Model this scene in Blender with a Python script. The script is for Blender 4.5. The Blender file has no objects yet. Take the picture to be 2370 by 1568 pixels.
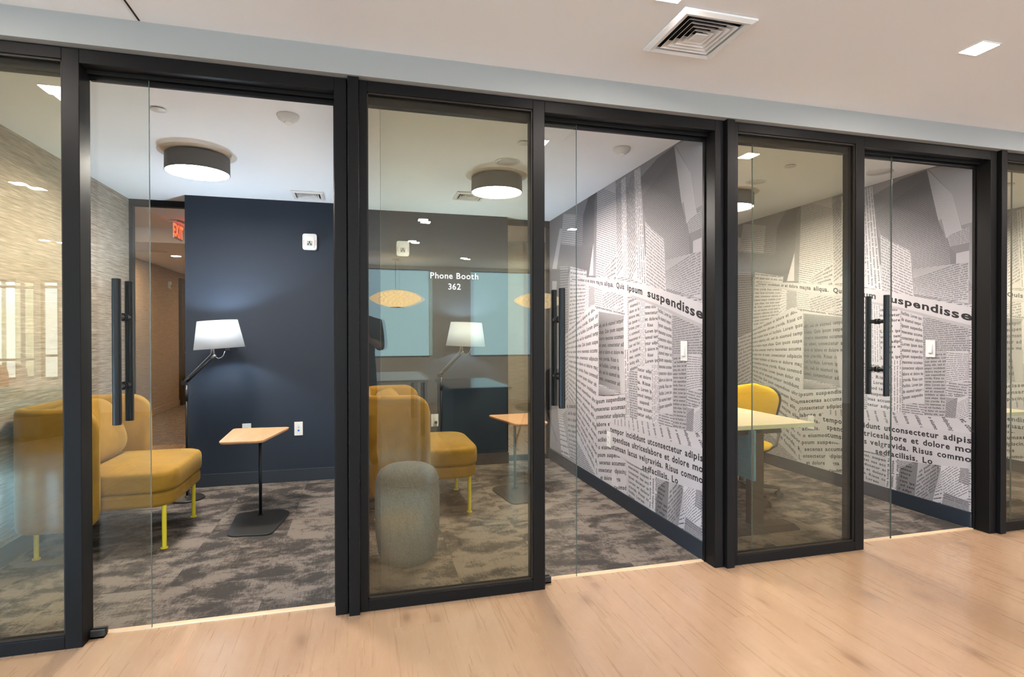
import bpy, bmesh, math, random, json
from mathutils import Vector, Matrix
from mathutils.geometry import tessellate_polygon
random.seed(7)
SC = bpy.context.scene
COL = SC.collection
PI = math.pi

# ------------------------------------------------------------------ camera, sky, exposure
cd = bpy.data.cameras.new('camera'); cam = bpy.data.objects.new('camera', cd); COL.objects.link(cam)
cd.sensor_fit = 'HORIZONTAL'; cd.sensor_width = 36.0; cd.lens = 1288.7 / 2370 * 36.0
cd.clip_start = 0.02; cd.clip_end = 100
YAW, PITCH, ROLL = 0.2600066, -0.0062222, -0.0016258
fw = Vector((math.sin(YAW) * math.cos(PITCH), math.cos(YAW) * math.cos(PITCH), math.sin(PITCH)))
rt = Vector((math.cos(YAW), -math.sin(YAW), 0)); up = rt.cross(fw)
r2 = rt * math.cos(ROLL) + up * math.sin(ROLL); u2 = up * math.cos(ROLL) - rt * math.sin(ROLL)
cam.matrix_world = Matrix(((r2.x, u2.x, -fw.x, 0.0), (r2.y, u2.y, -fw.y, -2.75757), (r2.z, u2.z, -fw.z, 1.33), (0, 0, 0, 1)))
SC.camera = cam
SC.view_settings.view_transform = 'Standard'; SC.view_settings.look = 'None'
SC.view_settings.gamma = 1.0; SC.view_settings.use_curve_mapping = False
SC.view_settings.exposure = 0.55
SC.cycles.max_bounces = 10; SC.cycles.transparent_max_bounces = 24
SC.cycles.diffuse_bounces = 5; SC.cycles.glossy_bounces = 5
SC.cycles.sample_clamp_indirect = 6.0

# light levels (all lamps and the daylight are tuned here)
SKY = 11.0            # overcast daylight outside the windows
BLIND = 3.2          # roller blinds with daylight behind them
SPOT = 440.0         # small square recessed ceiling lights
DRUM = 158.0          # drum ceiling lights in the booths
LAMP = 32.0          # bulbs of the floor lamps (W)
BACK = 640.0         # warm recessed lights of the hallway behind the booths

world = bpy.data.worlds.new('sky'); SC.world = world; world.use_nodes = True
wn = world.node_tree; wn.nodes.clear()
wo = wn.nodes.new('ShaderNodeOutputWorld'); wb = wn.nodes.new('ShaderNodeBackground')
wtc = wn.nodes.new('ShaderNodeTexCoord'); wsep = wn.nodes.new('ShaderNodeSeparateXYZ'); wr = wn.nodes.new('ShaderNodeValToRGB')
wn.links.new(wtc.outputs['Generated'], wsep.inputs[0]); wn.links.new(wsep.outputs[2], wr.inputs[0])
wr.color_ramp.elements[0].position = 0.03; wr.color_ramp.elements[0].color = (.40, .47, .50, 1)      # snowy ground and bare trees
wr.color_ramp.elements[1].position = 0.13; wr.color_ramp.elements[1].color = (.36, .68, 1.0, 1)      # cold bright sky higher up
wup = wn.nodes.new('ShaderNodeMapRange'); wn.links.new(wsep.outputs[2], wup.inputs[0])
wup.inputs[1].default_value = .07; wup.inputs[2].default_value = .17; wup.inputs[3].default_value = SKY; wup.inputs[4].default_value = SKY * 6.0
wn.links.new(wr.outputs[0], wb.inputs[0]); wn.links.new(wup.outputs[0], wb.inputs[1])
wn.links.new(wb.outputs[0], wo.inputs[0])

def portal(name, loc, rot, sx, sy):
    l = bpy.data.lights.new(name, 'AREA'); l.shape = 'RECTANGLE'; l.size = sx; l.size_y = sy; l.energy = 1
    l.cycles.is_portal = True
    o = bpy.data.objects.new(name, l); COL.objects.link(o); o.location = loc; o.rotation_euler = rot
    return o

# ------------------------------------------------------------------ node helpers and materials
class NT:
    def __init__(s, name):
        s.m = bpy.data.materials.new(name); s.m.use_nodes = True; s.t = s.m.node_tree; s.t.nodes.clear()
        s.out = s.t.nodes.new('ShaderNodeOutputMaterial')
    def n(s, typ, ins=None, **props):
        nd = s.t.nodes.new('ShaderNode' + typ)
        for k, v in props.items(): setattr(nd, k, v)
        if ins:
            for k, v in ins.items(): s.set(nd, k, v)
        return nd
    def set(s, nd, k, v):
        sock = nd.inputs[k]
        if isinstance(v, bpy.types.NodeSocket): s.t.links.new(v, sock)
        else:
            if sock.type == 'RGBA' and not isinstance(v, (int, float)) and len(v) == 3: v = (*v, 1)
            sock.default_value = v
    def math(s, op, a, b=0.0, c=None):
        nd = s.n('Math', operation=op)
        s.set(nd, 0, a); s.set(nd, 1, b)
        if c is not None: s.set(nd, 2, c)
        return nd.outputs[0]
    def ramp(s, fac, stops):
        nd = s.n('ValToRGB', {0: fac}); cr = nd.color_ramp
        while len(cr.elements) < len(stops): cr.elements.new(.5)
        for e, (p, c) in zip(cr.elements, stops): e.position = p; e.color = (*c, 1) if len(c) == 3 else c
        return nd.outputs[0]
    def mix(s, fac, a, b, blend='MIX'):
        nd = s.n('Mix', data_type='RGBA', blend_type=blend)
        s.set(nd, 0, fac); s.set(nd, 6, a); s.set(nd, 7, b); return nd.outputs[2]
    def noise(s, vec, scale, detail=3, rough=.5, dist=0.0):
        nd = s.n('TexNoise', {'Vector': vec, 'Scale': scale, 'Detail': detail, 'Roughness': rough, 'Distortion': dist})
        return nd.outputs['Fac']
    def coord(s, kind='Object'): return s.n('TexCoord').outputs[kind]
    def scaled(s, vec, sc, loc=(0, 0, 0)):
        nd = s.n('Mapping', {'Vector': vec, 'Scale': sc, 'Location': loc}); return nd.outputs[0]
    def xyz(s, vec):
        nd = s.n('SeparateXYZ', {0: vec}); return nd.outputs
    def comb(s, x, y, z=0.0):
        nd = s.n('CombineXYZ'); s.set(nd, 0, x); s.set(nd, 1, y); s.set(nd, 2, z); return nd.outputs[0]
    def bump(s, h, strength=.3, dist=.01):
        return s.n('Bump', {'Height': h, 'Strength': strength, 'Distance': dist}).outputs[0]
    def principled(s, **k):
        nd = s.n('BsdfPrincipled')
        for a, v in k.items(): s.set(nd, a.replace('_', ' '), v)
        s.t.links.new(nd.outputs[0], s.out.inputs[0]); return nd

def plain(name, col, rough=.5, metal=0.0, bump=0.0, bscale=200, var=0.0, **k):
    t = NT(name); c = t.coord()
    base = col
    if var:
        nz = t.noise(c, 6, 4, .6)
        base = t.mix(nz, tuple(x * (1 - var) for x in col), tuple(min(1, x * (1 + var)) for x in col))
    kk = dict(Base_Color=base, Roughness=rough, Metallic=metal); kk.update(k)
    p = t.principled(**kk)
    if bump: t.set(p, 'Normal', t.bump(t.noise(c, bscale, 3, .6), bump, .002))
    return t.m

def emit(name, col, strength):
    t = NT(name); e = t.n('Emission', {0: col, 1: strength}); t.t.links.new(e.outputs[0], t.out.inputs[0]); return t.m

def glass(name, tint, refl=.035, haze=0.0):
    t = NT(name); g = t.n('NewGeometry')
    dp = t.n('VectorMath', operation='DOT_PRODUCT'); t.set(dp, 0, g.outputs['Incoming']); t.set(dp, 1, g.outputs['Normal'])
    co = t.math('ABSOLUTE', dp.outputs['Value']); f5 = t.math('POWER', t.math('SUBTRACT', 1.0, co), 5.0)
    fr = t.math('MULTIPLY_ADD', f5, 1 - refl, refl)
    tr = t.n('BsdfTransparent', {0: tint}); gl = t.n('BsdfGlossy', {'Color': (1, 1, 1), 'Roughness': 0.0})
    mx = t.n('MixShader', {0: fr, 1: tr.outputs[0], 2: gl.outputs[0]})
    t.t.links.new(mx.outputs[0], t.out.inputs[0]); return t.m

def wood_floor():
    t = NT('oak_planks'); c = t.coord(); x, y, z = t.xyz(c)
    W, L = .2585, 2.2
    u = t.math('DIVIDE', t.math('ADD', x, .16), W); iu = t.math('FLOOR', u); fu = t.math('SUBTRACT', u, iu)
    r1 = t.n('TexWhiteNoise', {'W': iu}, noise_dimensions='1D').outputs['Value']
    v = t.math('ADD', t.math('DIVIDE', y, L), t.math('MULTIPLY', r1, 7.3)); iv = t.math('FLOOR', v); fv = t.math('SUBTRACT', v, iv)
    r2 = t.n('TexWhiteNoise', {'Vector': t.comb(iu, iv)}, noise_dimensions='2D')
    rv = r2.outputs['Value']
    # grain, each board with its own piece of the log
    gx = t.math('ADD', x, t.math('MULTIPLY', rv, 31.0)); gy = t.math('ADD', y, t.math('MULTIPLY', rv, 17.0))
    wob = t.noise(t.comb(t.math('MULTIPLY', gx, 3.2), t.math('MULTIPLY', gy, .9)), 1.0, 3, .55)
    rings = t.math('FRACT', t.math('MULTIPLY', wob, 15.0))
    rings = t.math('ABSOLUTE', t.math('SUBTRACT', rings, .5))
    fine = t.noise(t.comb(t.math('MULTIPLY', gx, 46.0), t.math('MULTIPLY', gy, 1.6)), 1.0, 3, .55)
    broad = t.noise(t.comb(t.math('MULTIPLY', gx, 9.0), t.math('MULTIPLY', gy, .8)), 1.0, 3, .5)
    col = t.ramp(rv, [(0, (.365, .232, .142)), (.5, (.43, .282, .178)), (1, (.385, .254, .160))])
    col = t.mix(t.math('MULTIPLY', t.ramp(broad, [(.35, (1, 1, 1)), (.65, (0, 0, 0))]), .42), col, (.32, .19, .107))
    col = t.mix(t.math('MULTIPLY', t.ramp(fine, [(.30, (1, 1, 1)), (.68, (0, 0, 0))]), .36), col, (.33, .20, .115))
    col = t.mix(t.math('MULTIPLY', t.ramp(rings, [(.38, (0, 0, 0)), (.5, (1, 1, 1))]), .13), col, (.52, .365, .25))
    # knots
    vo = t.n('TexVoronoi', {'Vector': t.comb(t.math('MULTIPLY', gx, 3.0), t.math('MULTIPLY', gy, 1.15)), 'Scale': 1.0, 'Randomness': 1.0}, feature='F1', voronoi_dimensions='2D')
    kd = t.math('ADD', vo.outputs['Distance'], t.math('MULTIPLY', t.math('SUBTRACT', t.noise(t.comb(t.math('MULTIPLY', gx, 26.0), t.math('MULTIPLY', gy, 9.0)), 1.0, 2, .5), .5), .05))
    kn = t.ramp(kd, [(.02, (1, 1, 1)), (.055, (.60, .60, .60)), (.085, (.22, .22, .22)), (.17, (0, 0, 0))])
    gate = t.math('GREATER_THAN', t.xyz(vo.outputs['Color'])[0], .42)
    col = t.mix(t.math('MULTIPLY', t.math('MULTIPLY', kn, gate), .70), col, (.17, .09, .05))
    # seams between boards
    ed = t.math('MINIMUM', fu, t.math('SUBTRACT', 1.0, fu)); sm = t.math('LESS_THAN', ed, .006)
    ed2 = t.math('MINIMUM', fv, t.math('SUBTRACT', 1.0, fv)); sm2 = t.math('LESS_THAN', ed2, .0007)
    seam = t.math('MAXIMUM', sm, sm2)
    col = t.mix(t.math('MULTIPLY', seam, .42), col, (.30, .17, .09))
    rgh = t.math('MULTIPLY_ADD', fine, .06, .25)
    p = t.principled(Base_Color=col, Roughness=rgh, Specular_IOR_Level=.5, Coat_Weight=.5, Coat_Roughness=.10)
    t.set(p, 'Normal', t.bump(t.math('SUBTRACT', fine, t.math('MULTIPLY', seam, 1.0)), .02, .001))
    return t.m

def carpet():
    t = NT('carpet_tiles'); c = t.coord(); x, y, z = t.xyz(c)
    tx = t.math('DIVIDE', x, .5); ty = t.math('DIVIDE', t.math('SUBTRACT', y, .04), .5)
    ix, iy = t.math('FLOOR', tx), t.math('FLOOR', ty)
    wn_ = t.n('TexWhiteNoise', {'Vector': t.comb(ix, iy)}, noise_dimensions='2D'); rv = wn_.outputs['Value']
    o = t.math('MULTIPLY', rv, 13.0)
    p1 = t.comb(t.math('ADD', t.math('MULTIPLY', x, 4.6), o), t.math('ADD', t.math('MULTIPLY', y, 6.5), o))
    p2 = t.comb(t.math('ADD', t.math('MULTIPLY', x, 26.0), o), t.math('ADD', t.math('MULTIPLY', y, 120.0), o))
    p3 = t.comb(t.math('ADD', t.math('MULTIPLY', x, 110.0), o), t.math('ADD', t.math('MULTIPLY', y, 24.0), o))
    a = t.noise(p1, 1.0, 6, .62, .3); b = t.noise(p2, 1.0, 2, .6); b3 = t.noise(p3, 1.0, 2, .6)
    v = t.math('ADD', t.math('MULTIPLY', a, .80), t.math('MULTIPLY', t.math('ADD', b, b3), .20))
    v = t.math('ADD', v, t.math('MULTIPLY', t.math('SUBTRACT', rv, .5), .085))
    col = t.ramp(v, [(.515, (.052, .047, .043)), (.585, (.105, .090, .079)), (.655, (.215, .179, .153))])
    wv = t.n('TexWave', {'Vector': c, 'Scale': 90.0, 'Distortion': 2.0, 'Detail': 1.0}, bands_direction='DIAGONAL').outputs['Fac']
    col = t.mix(t.math('MULTIPLY', wv, .42), col, (.035, .03, .027))
    p = t.principled(Base_Color=col, Roughness=.95, Specular_IOR_Level=.1)
    t.set(p, 'Normal', t.bump(wv, .5, .003)); return t.m

def grasscloth(name, c1, c2, c3):
    t = NT(name); c = t.coord(); x, y, z = t.xyz(c)
    h = t.math('ADD', x, y)
    a = t.noise(t.comb(t.math('MULTIPLY', h, 7.0), t.math('MULTIPLY', z, 190.0)), 1.0, 3, .6)
    b = t.noise(t.comb(t.math('MULTIPLY', h, 2.6), t.math('MULTIPLY', z, 60.0)), 1.0, 2, .5)
    v = t.math('ADD', t.math('MULTIPLY', a, .7), t.math('MULTIPLY', b, .3))
    col = t.ramp(v, [(.34, c1), (.5, c2), (.66, c3)])
    p = t.principled(Base_Color=col, Roughness=.85, Specular_IOR_Level=.2)
    t.set(p, 'Normal', t.bump(a, .4, .002)); return t.m

def velvet(name, col):
    t = NT(name); c = t.coord()
    nz = t.noise(c, 7, 4, .6, .6); nf = t.noise(c, 420, 2, .6)
    lw = t.n('LayerWeight', {0: .45}).outputs['Facing']
    base = t.mix(t.ramp(nz, [(.35, (0, 0, 0)), (.68, (1, 1, 1))]), tuple(v * .87 for v in col), tuple(min(1, v * 1.10) for v in col))
    p = t.principled(Base_Color=base, Roughness=.72, Specular_IOR_Level=.25, Sheen_Weight=.18, Sheen_Roughness=.35, Sheen_Tint=(1.0, .80, .40))
    t.set(p, 'Normal', t.bump(t.math('ADD', nz, t.math('MULTIPLY', nf, .12)), .10, .01)); return t.m

def fabric(name, c1, c2, sc=260):
    t = NT(name); c = t.coord()
    a = t.noise(t.scaled(c, (1, 1, .25)), sc, 2, .6); b = t.noise(t.scaled(c, (.25, .25, 1.2)), sc, 2, .6)
    v = t.math('MULTIPLY', t.math('ADD', a, b), .5)
    p = t.principled(Base_Color=t.ramp(v, [(.38, c1), (.62, c2)]), Roughness=.92, Specular_IOR_Level=.15)
    t.set(p, 'Normal', t.bump(v, .5, .003)); return t.m

def wood_top(name, c1, c2, axis=0):
    t = NT(name); c = t.coord(); x, y, z = t.xyz(c)
    a, b = (x, y) if axis == 0 else (y, x)
    f = t.noise(t.comb(t.math('MULTIPLY', a, 120.0), t.math('MULTIPLY', b, 4.0)), 1.0, 4, .6)
    g = t.noise(t.comb(t.math('MULTIPLY', a, 16.0), t.math('MULTIPLY', b, 1.5)), 1.0, 2, .5)
    v = t.math('ADD', t.math('MULTIPLY', f, .6), t.math('MULTIPLY', g, .4))
    t.principled(Base_Color=t.ramp(v, [(.36, c1), (.64, c2)]), Roughness=.38); return t.m

def mural_paper():
    t = NT('printed_mural_paper'); a = t.n('Attribute', attribute_name='tone')
    sp = t.noise(t.coord(), 900, 2, .7)
    col = t.mix(t.math('MULTIPLY', sp, .10), a.outputs['Color'], (.02, .02, .02))
    t.principled(Base_Color=col, Roughness=.7, Specular_IOR_Level=.25); return t.m

def shade_cloth():
    t = NT('white_shade_cloth'); c = t.coord()
    nz = t.noise(c, 500, 2, .6)
    d = t.n('BsdfDiffuse', {0: (.86, .87, .88)}); tr = t.n('BsdfTranslucent', {0: (.93, .94, .95)})
    mx = t.n('MixShader', {0: .78, 1: d.outputs[0], 2: tr.outputs[0]})
    t.set(d, 'Normal', t.bump(nz, .2, .001)); t.t.links.new(mx.outputs[0], t.out.inputs[0]); return t.m

def paper_pendant():
    t = NT('ribbed_pendant_skin'); x, y, z = t.xyz(t.coord())
    ang = t.math('MULTIPLY', t.math('ARCTAN2', y, x), 24 / (2 * PI))
    up_ = t.math('MULTIPLY', z, 14.0)
    d1 = t.math('ABSOLUTE', t.math('SUBTRACT', t.math('FRACT', t.math('ADD', ang, up_)), .5))
    d2 = t.math('ABSOLUTE', t.math('SUBTRACT', t.math('FRACT', t.math('SUBTRACT', ang, up_)), .5))
    ln = t.math('LESS_THAN', t.math('MINIMUM', d1, d2), .05)
    e = t.n('Emission', {0: t.mix(ln, (1.0, .74, .40), (.50, .30, .12)), 1: 6.0})
    t.t.links.new(e.outputs[0], t.out.inputs[0]); return t.m

M = dict(
    wood=wood_floor(), carpet=carpet(),
    grass=grasscloth('grasscloth_paper', (.15, .12, .092), (.285, .235, .19), (.45, .39, .33)),
    tanwall=grasscloth('tan_hallway_paper', (.27, .19, .125), (.36, .26, .175), (.44, .33, .23)),
    navy=plain('navy_paint', (.0125, .0190, .0310), .72, bump=.06, bscale=420, Specular_IOR_Level=.3),
    office=plain('office_white_paint', (.76, .755, .74), .8), navybase=plain('navy_baseboard_paint', (.0125, .018, .027), .5),
    greywall=plain('pale_grey_paint', (.285, .287, .278), .8, bump=.03, bscale=300),
    ceil=plain('white_ceiling_paint', (.90, .89, .90), .9, bump=.02, bscale=260),
    boothceil=plain('lamp_tinted_ceiling_paint', (.90, .915, .945), .9, bump=.02, bscale=260),  # booth ceilings: cool lamp light is mixed into the paint colour
    white=plain('white_plastic', (.64, .64, .63), .4), whitemetal=plain('white_enamel', (.78, .76, .74), .45),
    black=plain('black_powder_coat', (.0062, .0054, .0052), .42, bump=.05, bscale=700, Specular_IOR_Level=.13),
    blackmetal=plain('black_metal', (.005, .006, .007), .38, .0, Specular_IOR_Level=.25), blackmatte=plain('black_plastic', (.012, .012, .012), .5),
    rubber=plain('dark_rubber', (.015, .015, .015), .8),
    chrome=plain('brushed_steel', (.42, .44, .47), .28, 1.0),
    dgrey=plain('charcoal_drum_shade', (.062, .058, .056), .65, bump=.05, bscale=500),
    fixed_glass=glass('grey_green_glass', (.912, .895, .805)), door_glass=glass('clear_glass', (.955, .97, .955)),
    win_glass=glass('window_glass', (.97, .985, .98)), edge=plain('glass_edge_green', (.09, .13, .12), .2),
    yellow=velvet('mustard_velvet', (.22, .116, .010)), yleg=plain('yellow_enamel', (.62, .50, .025), .38),
    ychair=fabric('yellow_upholstery', (.47, .28, .012), (.54, .34, .022), 320),
    pouf=fabric('grey_wool', (.055, .062, .075), (.140, .150, .168), 380),
    table=wood_top('oak_veneer', (.40, .20, .095), (.52, .285, .145)), desk=wood_top('pale_maple_laminate', (.50, .43, .32), (.58, .52, .40), 1),
    deskedge=plain('pale_edge_band', (.46, .47, .36), .5), feltreflect=fabric('reflection_blue_felt', (.06, .16, .28), (.10, .24, .38), 300),  # the felt's blue is window reflection put into its colour
    hallcarpet=fabric('brown_hallway_carpet', (.10, .075, .055), (.22, .165, .125), 40),
    darkbrown=plain('dark_bronze_metal', (.020, .013, .009), .5, Specular_IOR_Level=.25),
    thresh=wood_top('pale_oak_threshold', (.58, .40, .24), (.68, .50, .33), 1),
    mural=mural_paper(), shade=shade_cloth(), pendant=paper_pendant(),
    spot=emit('recessed_light_lens', (1.0, .90, .83), SPOT), drum=emit('drum_light_diffuser', (1.0, .91, .82), DRUM),
    backlight=emit('hallway_light_lens', (1.0, .72, .47), BACK), bulb=emit('lamp_bulb', (.92, .96, 1.0), 4.0),
    exit_red=emit('exit_letters', (1.0, .06, .02), 3.2), exit_face=plain('frosted_acrylic', (.66, .55, .5), .3),
    blind=emit('daylit_roller_blind', (.52, .82, 1.0), BLIND),
    fillblind=emit('fill_glow_blind', (.74, .88, 1.0), 11.0), darksteel=plain('dark_steel', (.05, .052, .056), .35, .8),  # stronger glow for the added, unseen fill windows behind the camera
    lettering=plain('frosted_white_vinyl', (.72, .76, .74), .7), cavity=plain('dark_duct', (.02, .018, .016), .9),
    lens=plain('clear_strobe_lens', (.62, .62, .60), .12, .4), red=plain('red_print', (.55, .05, .04), .6),
    bluejack=plain('blue_jack', (.03, .12, .42), .5), greyjack=plain('grey_jack', (.30, .31, .33), .5), slot=plain('dark_slot', (.05, .05, .05), .6),
    doorbrown=plain('dark_stained_door', (.030, .020, .013), .5, var=.2),
    darkgloss=plain('dark_gloss_laminate', (.03, .04, .055), .12), whitetable=plain('white_laminate', (.72, .72, .70), .35), tealfab=fabric('teal_fabric', (.05, .22, .24), (.09, .32, .34)),
    orangefab=fabric('orange_fabric', (.50, .12, .03), (.62, .17, .05)), darkblue=fabric('midnight_blue_fabric', (.012, .020, .035), (.022, .034, .055)),
    skin=plain('skin', (.52, .30, .21), .5), cloth=plain('black_shirt', (.012, .012, .014), .9), trousers=plain('dark_trousers', (.02, .022, .03), .9), hair=plain('brown_hair', (.03, .018, .010), .7),
)

# ------------------------------------------------------------------ mesh helpers
class MB:
    def __init__(s): s.bm = bmesh.new()
    def face(s, pts): return s.bm.faces.new([s.bm.verts.new(p) for p in pts])
    def box(s, x0, x1, y0, y1, z0, z1):
        v = [s.bm.verts.new((x, y, z)) for z in (z0, z1) for y in (y0, y1) for x in (x0, x1)]
        for f in ((0, 2, 3, 1), (4, 5, 7, 6), (0, 1, 5, 4), (2, 6, 7, 3), (0, 4, 6, 2), (1, 3, 7, 5)): s.bm.faces.new([v[i] for i in f])
        return s
    def loft(s, rings, cap=True, closed=False):
        R = [[s.bm.verts.new(p) for p in r] for r in rings]; n = len(R[0])
        pairs = list(zip(R, R[1:])) + ([(R[-1], R[0])] if closed else [])
        for a, b in pairs:
            for i in range(n): s.bm.faces.new((a[i], a[(i + 1) % n], b[(i + 1) % n], b[i]))
        if cap and not closed: s.bm.faces.new(R[0][::-1]); s.bm.faces.new(R[-1])
        return s
    def lathe(s, prof, n=40, c=(0, 0, 0), cap=True, closed=False):
        return s.loft([[(c[0] + r * math.cos(2 * PI * i / n), c[1] + r * math.sin(2 * PI * i / n), c[2] + z) for i in range(n)] for r, z in prof], cap, closed)
    def cyl(s, p0, p1, r0, r1=None, n=20): return s.tube([p0, p1], [r0, r0 if r1 is None else r1], n)
    def tube(s, pts, r, n=12, closed=False):
        pts = [Vector(p) for p in pts]; k = len(pts); rs = r if isinstance(r, (list, tuple)) else [r] * k
        rings = []; nrm = None
        for i in range(k):
            a = pts[i - 1] if (i or closed) else pts[i]; b = pts[(i + 1) % k] if (i < k - 1 or closed) else pts[i]
            d = (b - a).normalized()
            if nrm is None: nrm = d.orthogonal().normalized()
            nrm = (nrm - d * nrm.dot(d)).normalized(); bi = d.cross(nrm)
            rings.append([pts[i] + (nrm * math.cos(2 * PI * j / n) + bi * math.sin(2 * PI * j / n)) * rs[i] for j in range(n)])
        return s.loft(rings, True, closed)
    def prism(s, poly, z0, z1):
        return s.loft([[(x, y, z0) for x, y in poly], [(x, y, z1) for x, y in poly]])
    def ellipsoid(s, c, rx, ry, rz, e1=1.0, e2=1.0, nu=28, nv=16):
        f = lambda w, e: math.copysign(abs(w) ** e, w)
        rings = []
        for j in range(1, nv):
            ph = -PI / 2 + PI * j / nv
            rings.append([(c[0] + rx * f(math.cos(ph), e1) * f(math.cos(2 * PI * i / nu), e2), c[1] + ry * f(math.cos(ph), e1) * f(math.sin(2 * PI * i / nu), e2), c[2] + rz * f(math.sin(ph), e1)) for i in range(nu)])
        return s.loft(rings)
    def xform(s, m): bmesh.ops.transform(s.bm, matrix=m, verts=s.bm.verts); return s
    def build(s, name, mat, parent=None, smooth=False, bevel=0.0, seg=2, sub=0, loc=None):
        bmesh.ops.recalc_face_normals(s.bm, faces=s.bm.faces)
        me = bpy.data.meshes.new(name); s.bm.to_mesh(me); s.bm.free()
        me.materials.append(mat)
        o = bpy.data.objects.new(name, me); COL.objects.link(o)
        if parent is not None: o.parent = parent
        if loc is not None: o.location = loc
        if bevel:
            b = o.modifiers.new('bevel', 'BEVEL'); b.width = bevel; b.segments = seg; b.limit_method = 'ANGLE'; b.angle_limit = math.radians(40)
        if sub:
            m = o.modifiers.new('sub', 'SUBSURF'); m.levels = sub; m.render_levels = sub
        if smooth:
            me.polygons.foreach_set('use_smooth', [True] * len(me.polygons))
            if smooth == 'angle' or bevel: me.set_sharp_from_angle(angle=math.radians(42))
        return o

def B(*a): return MB().box(*a)
def tag(o, label, cat, group=None):
    o['label'] = label; o['category'] = cat
    if group: o['group'] = group
    return o
def thing(name, label, cat, loc=(0, 0, 0), rz=0.0, group=None):
    o = bpy.data.objects.new(name, None); COL.objects.link(o); o.empty_display_size = .1
    o.location = loc; o.rotation_euler = (0, 0, rz); return tag(o, label, cat, group)
def struct(o): o['kind'] = 'structure'; return o
def dup(root, loc=None, rz=None, label=None, group=None):
    def cp(o, par):
        c = o.copy(); COL.objects.link(c)
        if par is not None: c.parent = par
        for ch in kids[o.name]: cp(ch, c)
        return c
    kids = {}
    def walk(o):
        kids[o.name] = list(o.children)
        for ch in o.children: walk(ch)
    walk(root); r = cp(root, None)
    if loc is not None: r.location = loc
    if rz is not None: r.rotation_euler = (0, 0, rz)
    if label: r['label'] = label
    if group: r['group'] = group
    return r
def rounded(poly, r, n=5):
    out = []; k = len(poly)
    for i in range(k):
        p0, p, p1 = Vector(poly[i - 1]), Vector(poly[i]), Vector(poly[(i + 1) % k])
        rr = r[i] if isinstance(r, (list, tuple)) else r
        a = p + (p0 - p).normalized() * min(rr, (p0 - p).length * .48); b = p + (p1 - p).normalized() * min(rr, (p1 - p).length * .48)
        for j in range(n + 1):
            t_ = j / n; q = a * (1 - t_) ** 2 + p * 2 * t_ * (1 - t_) + b * t_ ** 2; out.append((q.x, q.y))
    return out
FONT_CACHE = {}
def glyph(ch, bold=.018, res=2):
    """outline of one letter as flat triangles, with its advance width"""
    key = (ch, bold, res)
    if key in FONT_CACHE: return FONT_CACHE[key]
    if ch in 'g&@8': bold = min(bold, .004)
    cu = bpy.data.curves.new('g', 'FONT'); cu.body = ch; cu.size = 1.0; cu.resolution_u = res; cu.offset = bold; cu.fill_mode = 'FRONT'
    o = bpy.data.objects.new('g', cu); COL.objects.link(o)
    me = bpy.data.meshes.new_from_object(o.evaluated_get(bpy.context.evaluated_depsgraph_get()))
    vs = [(v.co.x, v.co.y) for v in me.vertices]; fs = [tuple(p.vertices) for p in me.polygons]
    w = (max(v[0] for v in vs) if vs else .25) + .07
    bpy.data.objects.remove(o); bpy.data.curves.remove(cu); bpy.data.meshes.remove(me)
    FONT_CACHE[key] = (vs, fs, w); return FONT_CACHE[key]
def text_mesh(mb, s, size, place, bold=.018, res=3, center=True):
    """letters of s laid along +x with cap height about .7*size; place(x, y) gives the 3-D point"""
    adv = [glyph(c, bold, res)[2] if c != ' ' else .32 for c in s]; tot = sum(adv)
    x = -tot / 2 if center else 0
    for c, a in zip(s, adv):
        if c != ' ':
            vs, fs, w = glyph(c, bold, res); bv = [mb.bm.verts.new(place((x + vx) * size, vy * size)) for vx, vy in vs]
            for f in fs:
                try: mb.bm.faces.new([bv[i] for i in f])
                except ValueError: pass
        x += a
    return mb

# ================================================================== THE SETTING
F = [-2.120, -0.046, 2.013, 4.108, 6.190]          # centres of the slim black fins between the booths
ZH, ZC, ZR = 2.549, 2.675, 2.552                     # frame head, walkway ceiling, booth ceiling
XL, XR, YR, YL = -12.5, 9.0, -8.1, -12.2             # the open office in front of the booths

struct(B(XL, XR, -9.2, .10, -.06, 0).build('floor', M['wood']))
struct(B(-2.14, 6.35, .10, 3.02, -.06, 0).build('floor', M['carpet']))
struct(B(-3.55, 6.35, 3.02, 4.87, -.06, 0).build('floor', M['wood']))
struct(B(-.9, 6.35, 4.87, 5.35, -.06, 0).build('floor', M['wood']))
struct(B(-3.55, -.9, 4.87, 12.1, -.06, 0).build('floor', M['hallcarpet']))
struct(B(XL, XR, -9.2, .11, ZC, ZC + .12).build('ceiling', M['ceil']))
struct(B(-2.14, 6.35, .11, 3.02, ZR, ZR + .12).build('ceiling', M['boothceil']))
struct(B(-3.55, 6.35, 3.02, 5.35, 2.72, 2.84).build('ceiling', M['ceil']))
struct(B(-3.55, -.8, 5.35, 12.1, 2.53, 2.84).build('ceiling', M['ceil']))
# painted bulkhead over the glass, and the plain walls either side of the booths
struct(B(XL, XR, -.04, .11, 2.55, ZC + .05).build('wall_bulkhead', M['greywall']))
struct(B(XL, F[0] - .03, -.02, .10, 0, 2.56).build('wall_front', M['greywall']))
struct(B(F[4] + .03, XR, -.02, .10, 0, 2.56).build('wall_front', M['greywall']))
# booth side walls
struct(B(-2.15, -2.022, .115, 3.0, 0, 2.56).build('wall_left', M['grass']))
struct(B(-.13, -.02, .112, 2.96, 0, 2.56).build('wall_side', M['office']))
struct(B(1.93, 2.05, .112, 2.96, 0, 2.56).build('wall_side', M['office']))
struct(B(4.015, 4.14, .112, 2.96, 0, 2.56).build('wall_side', M['office']))
struct(B(6.10, 6.23, .112, 2.96, 0, 2.56).build('wall_side', M['office']))
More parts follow.
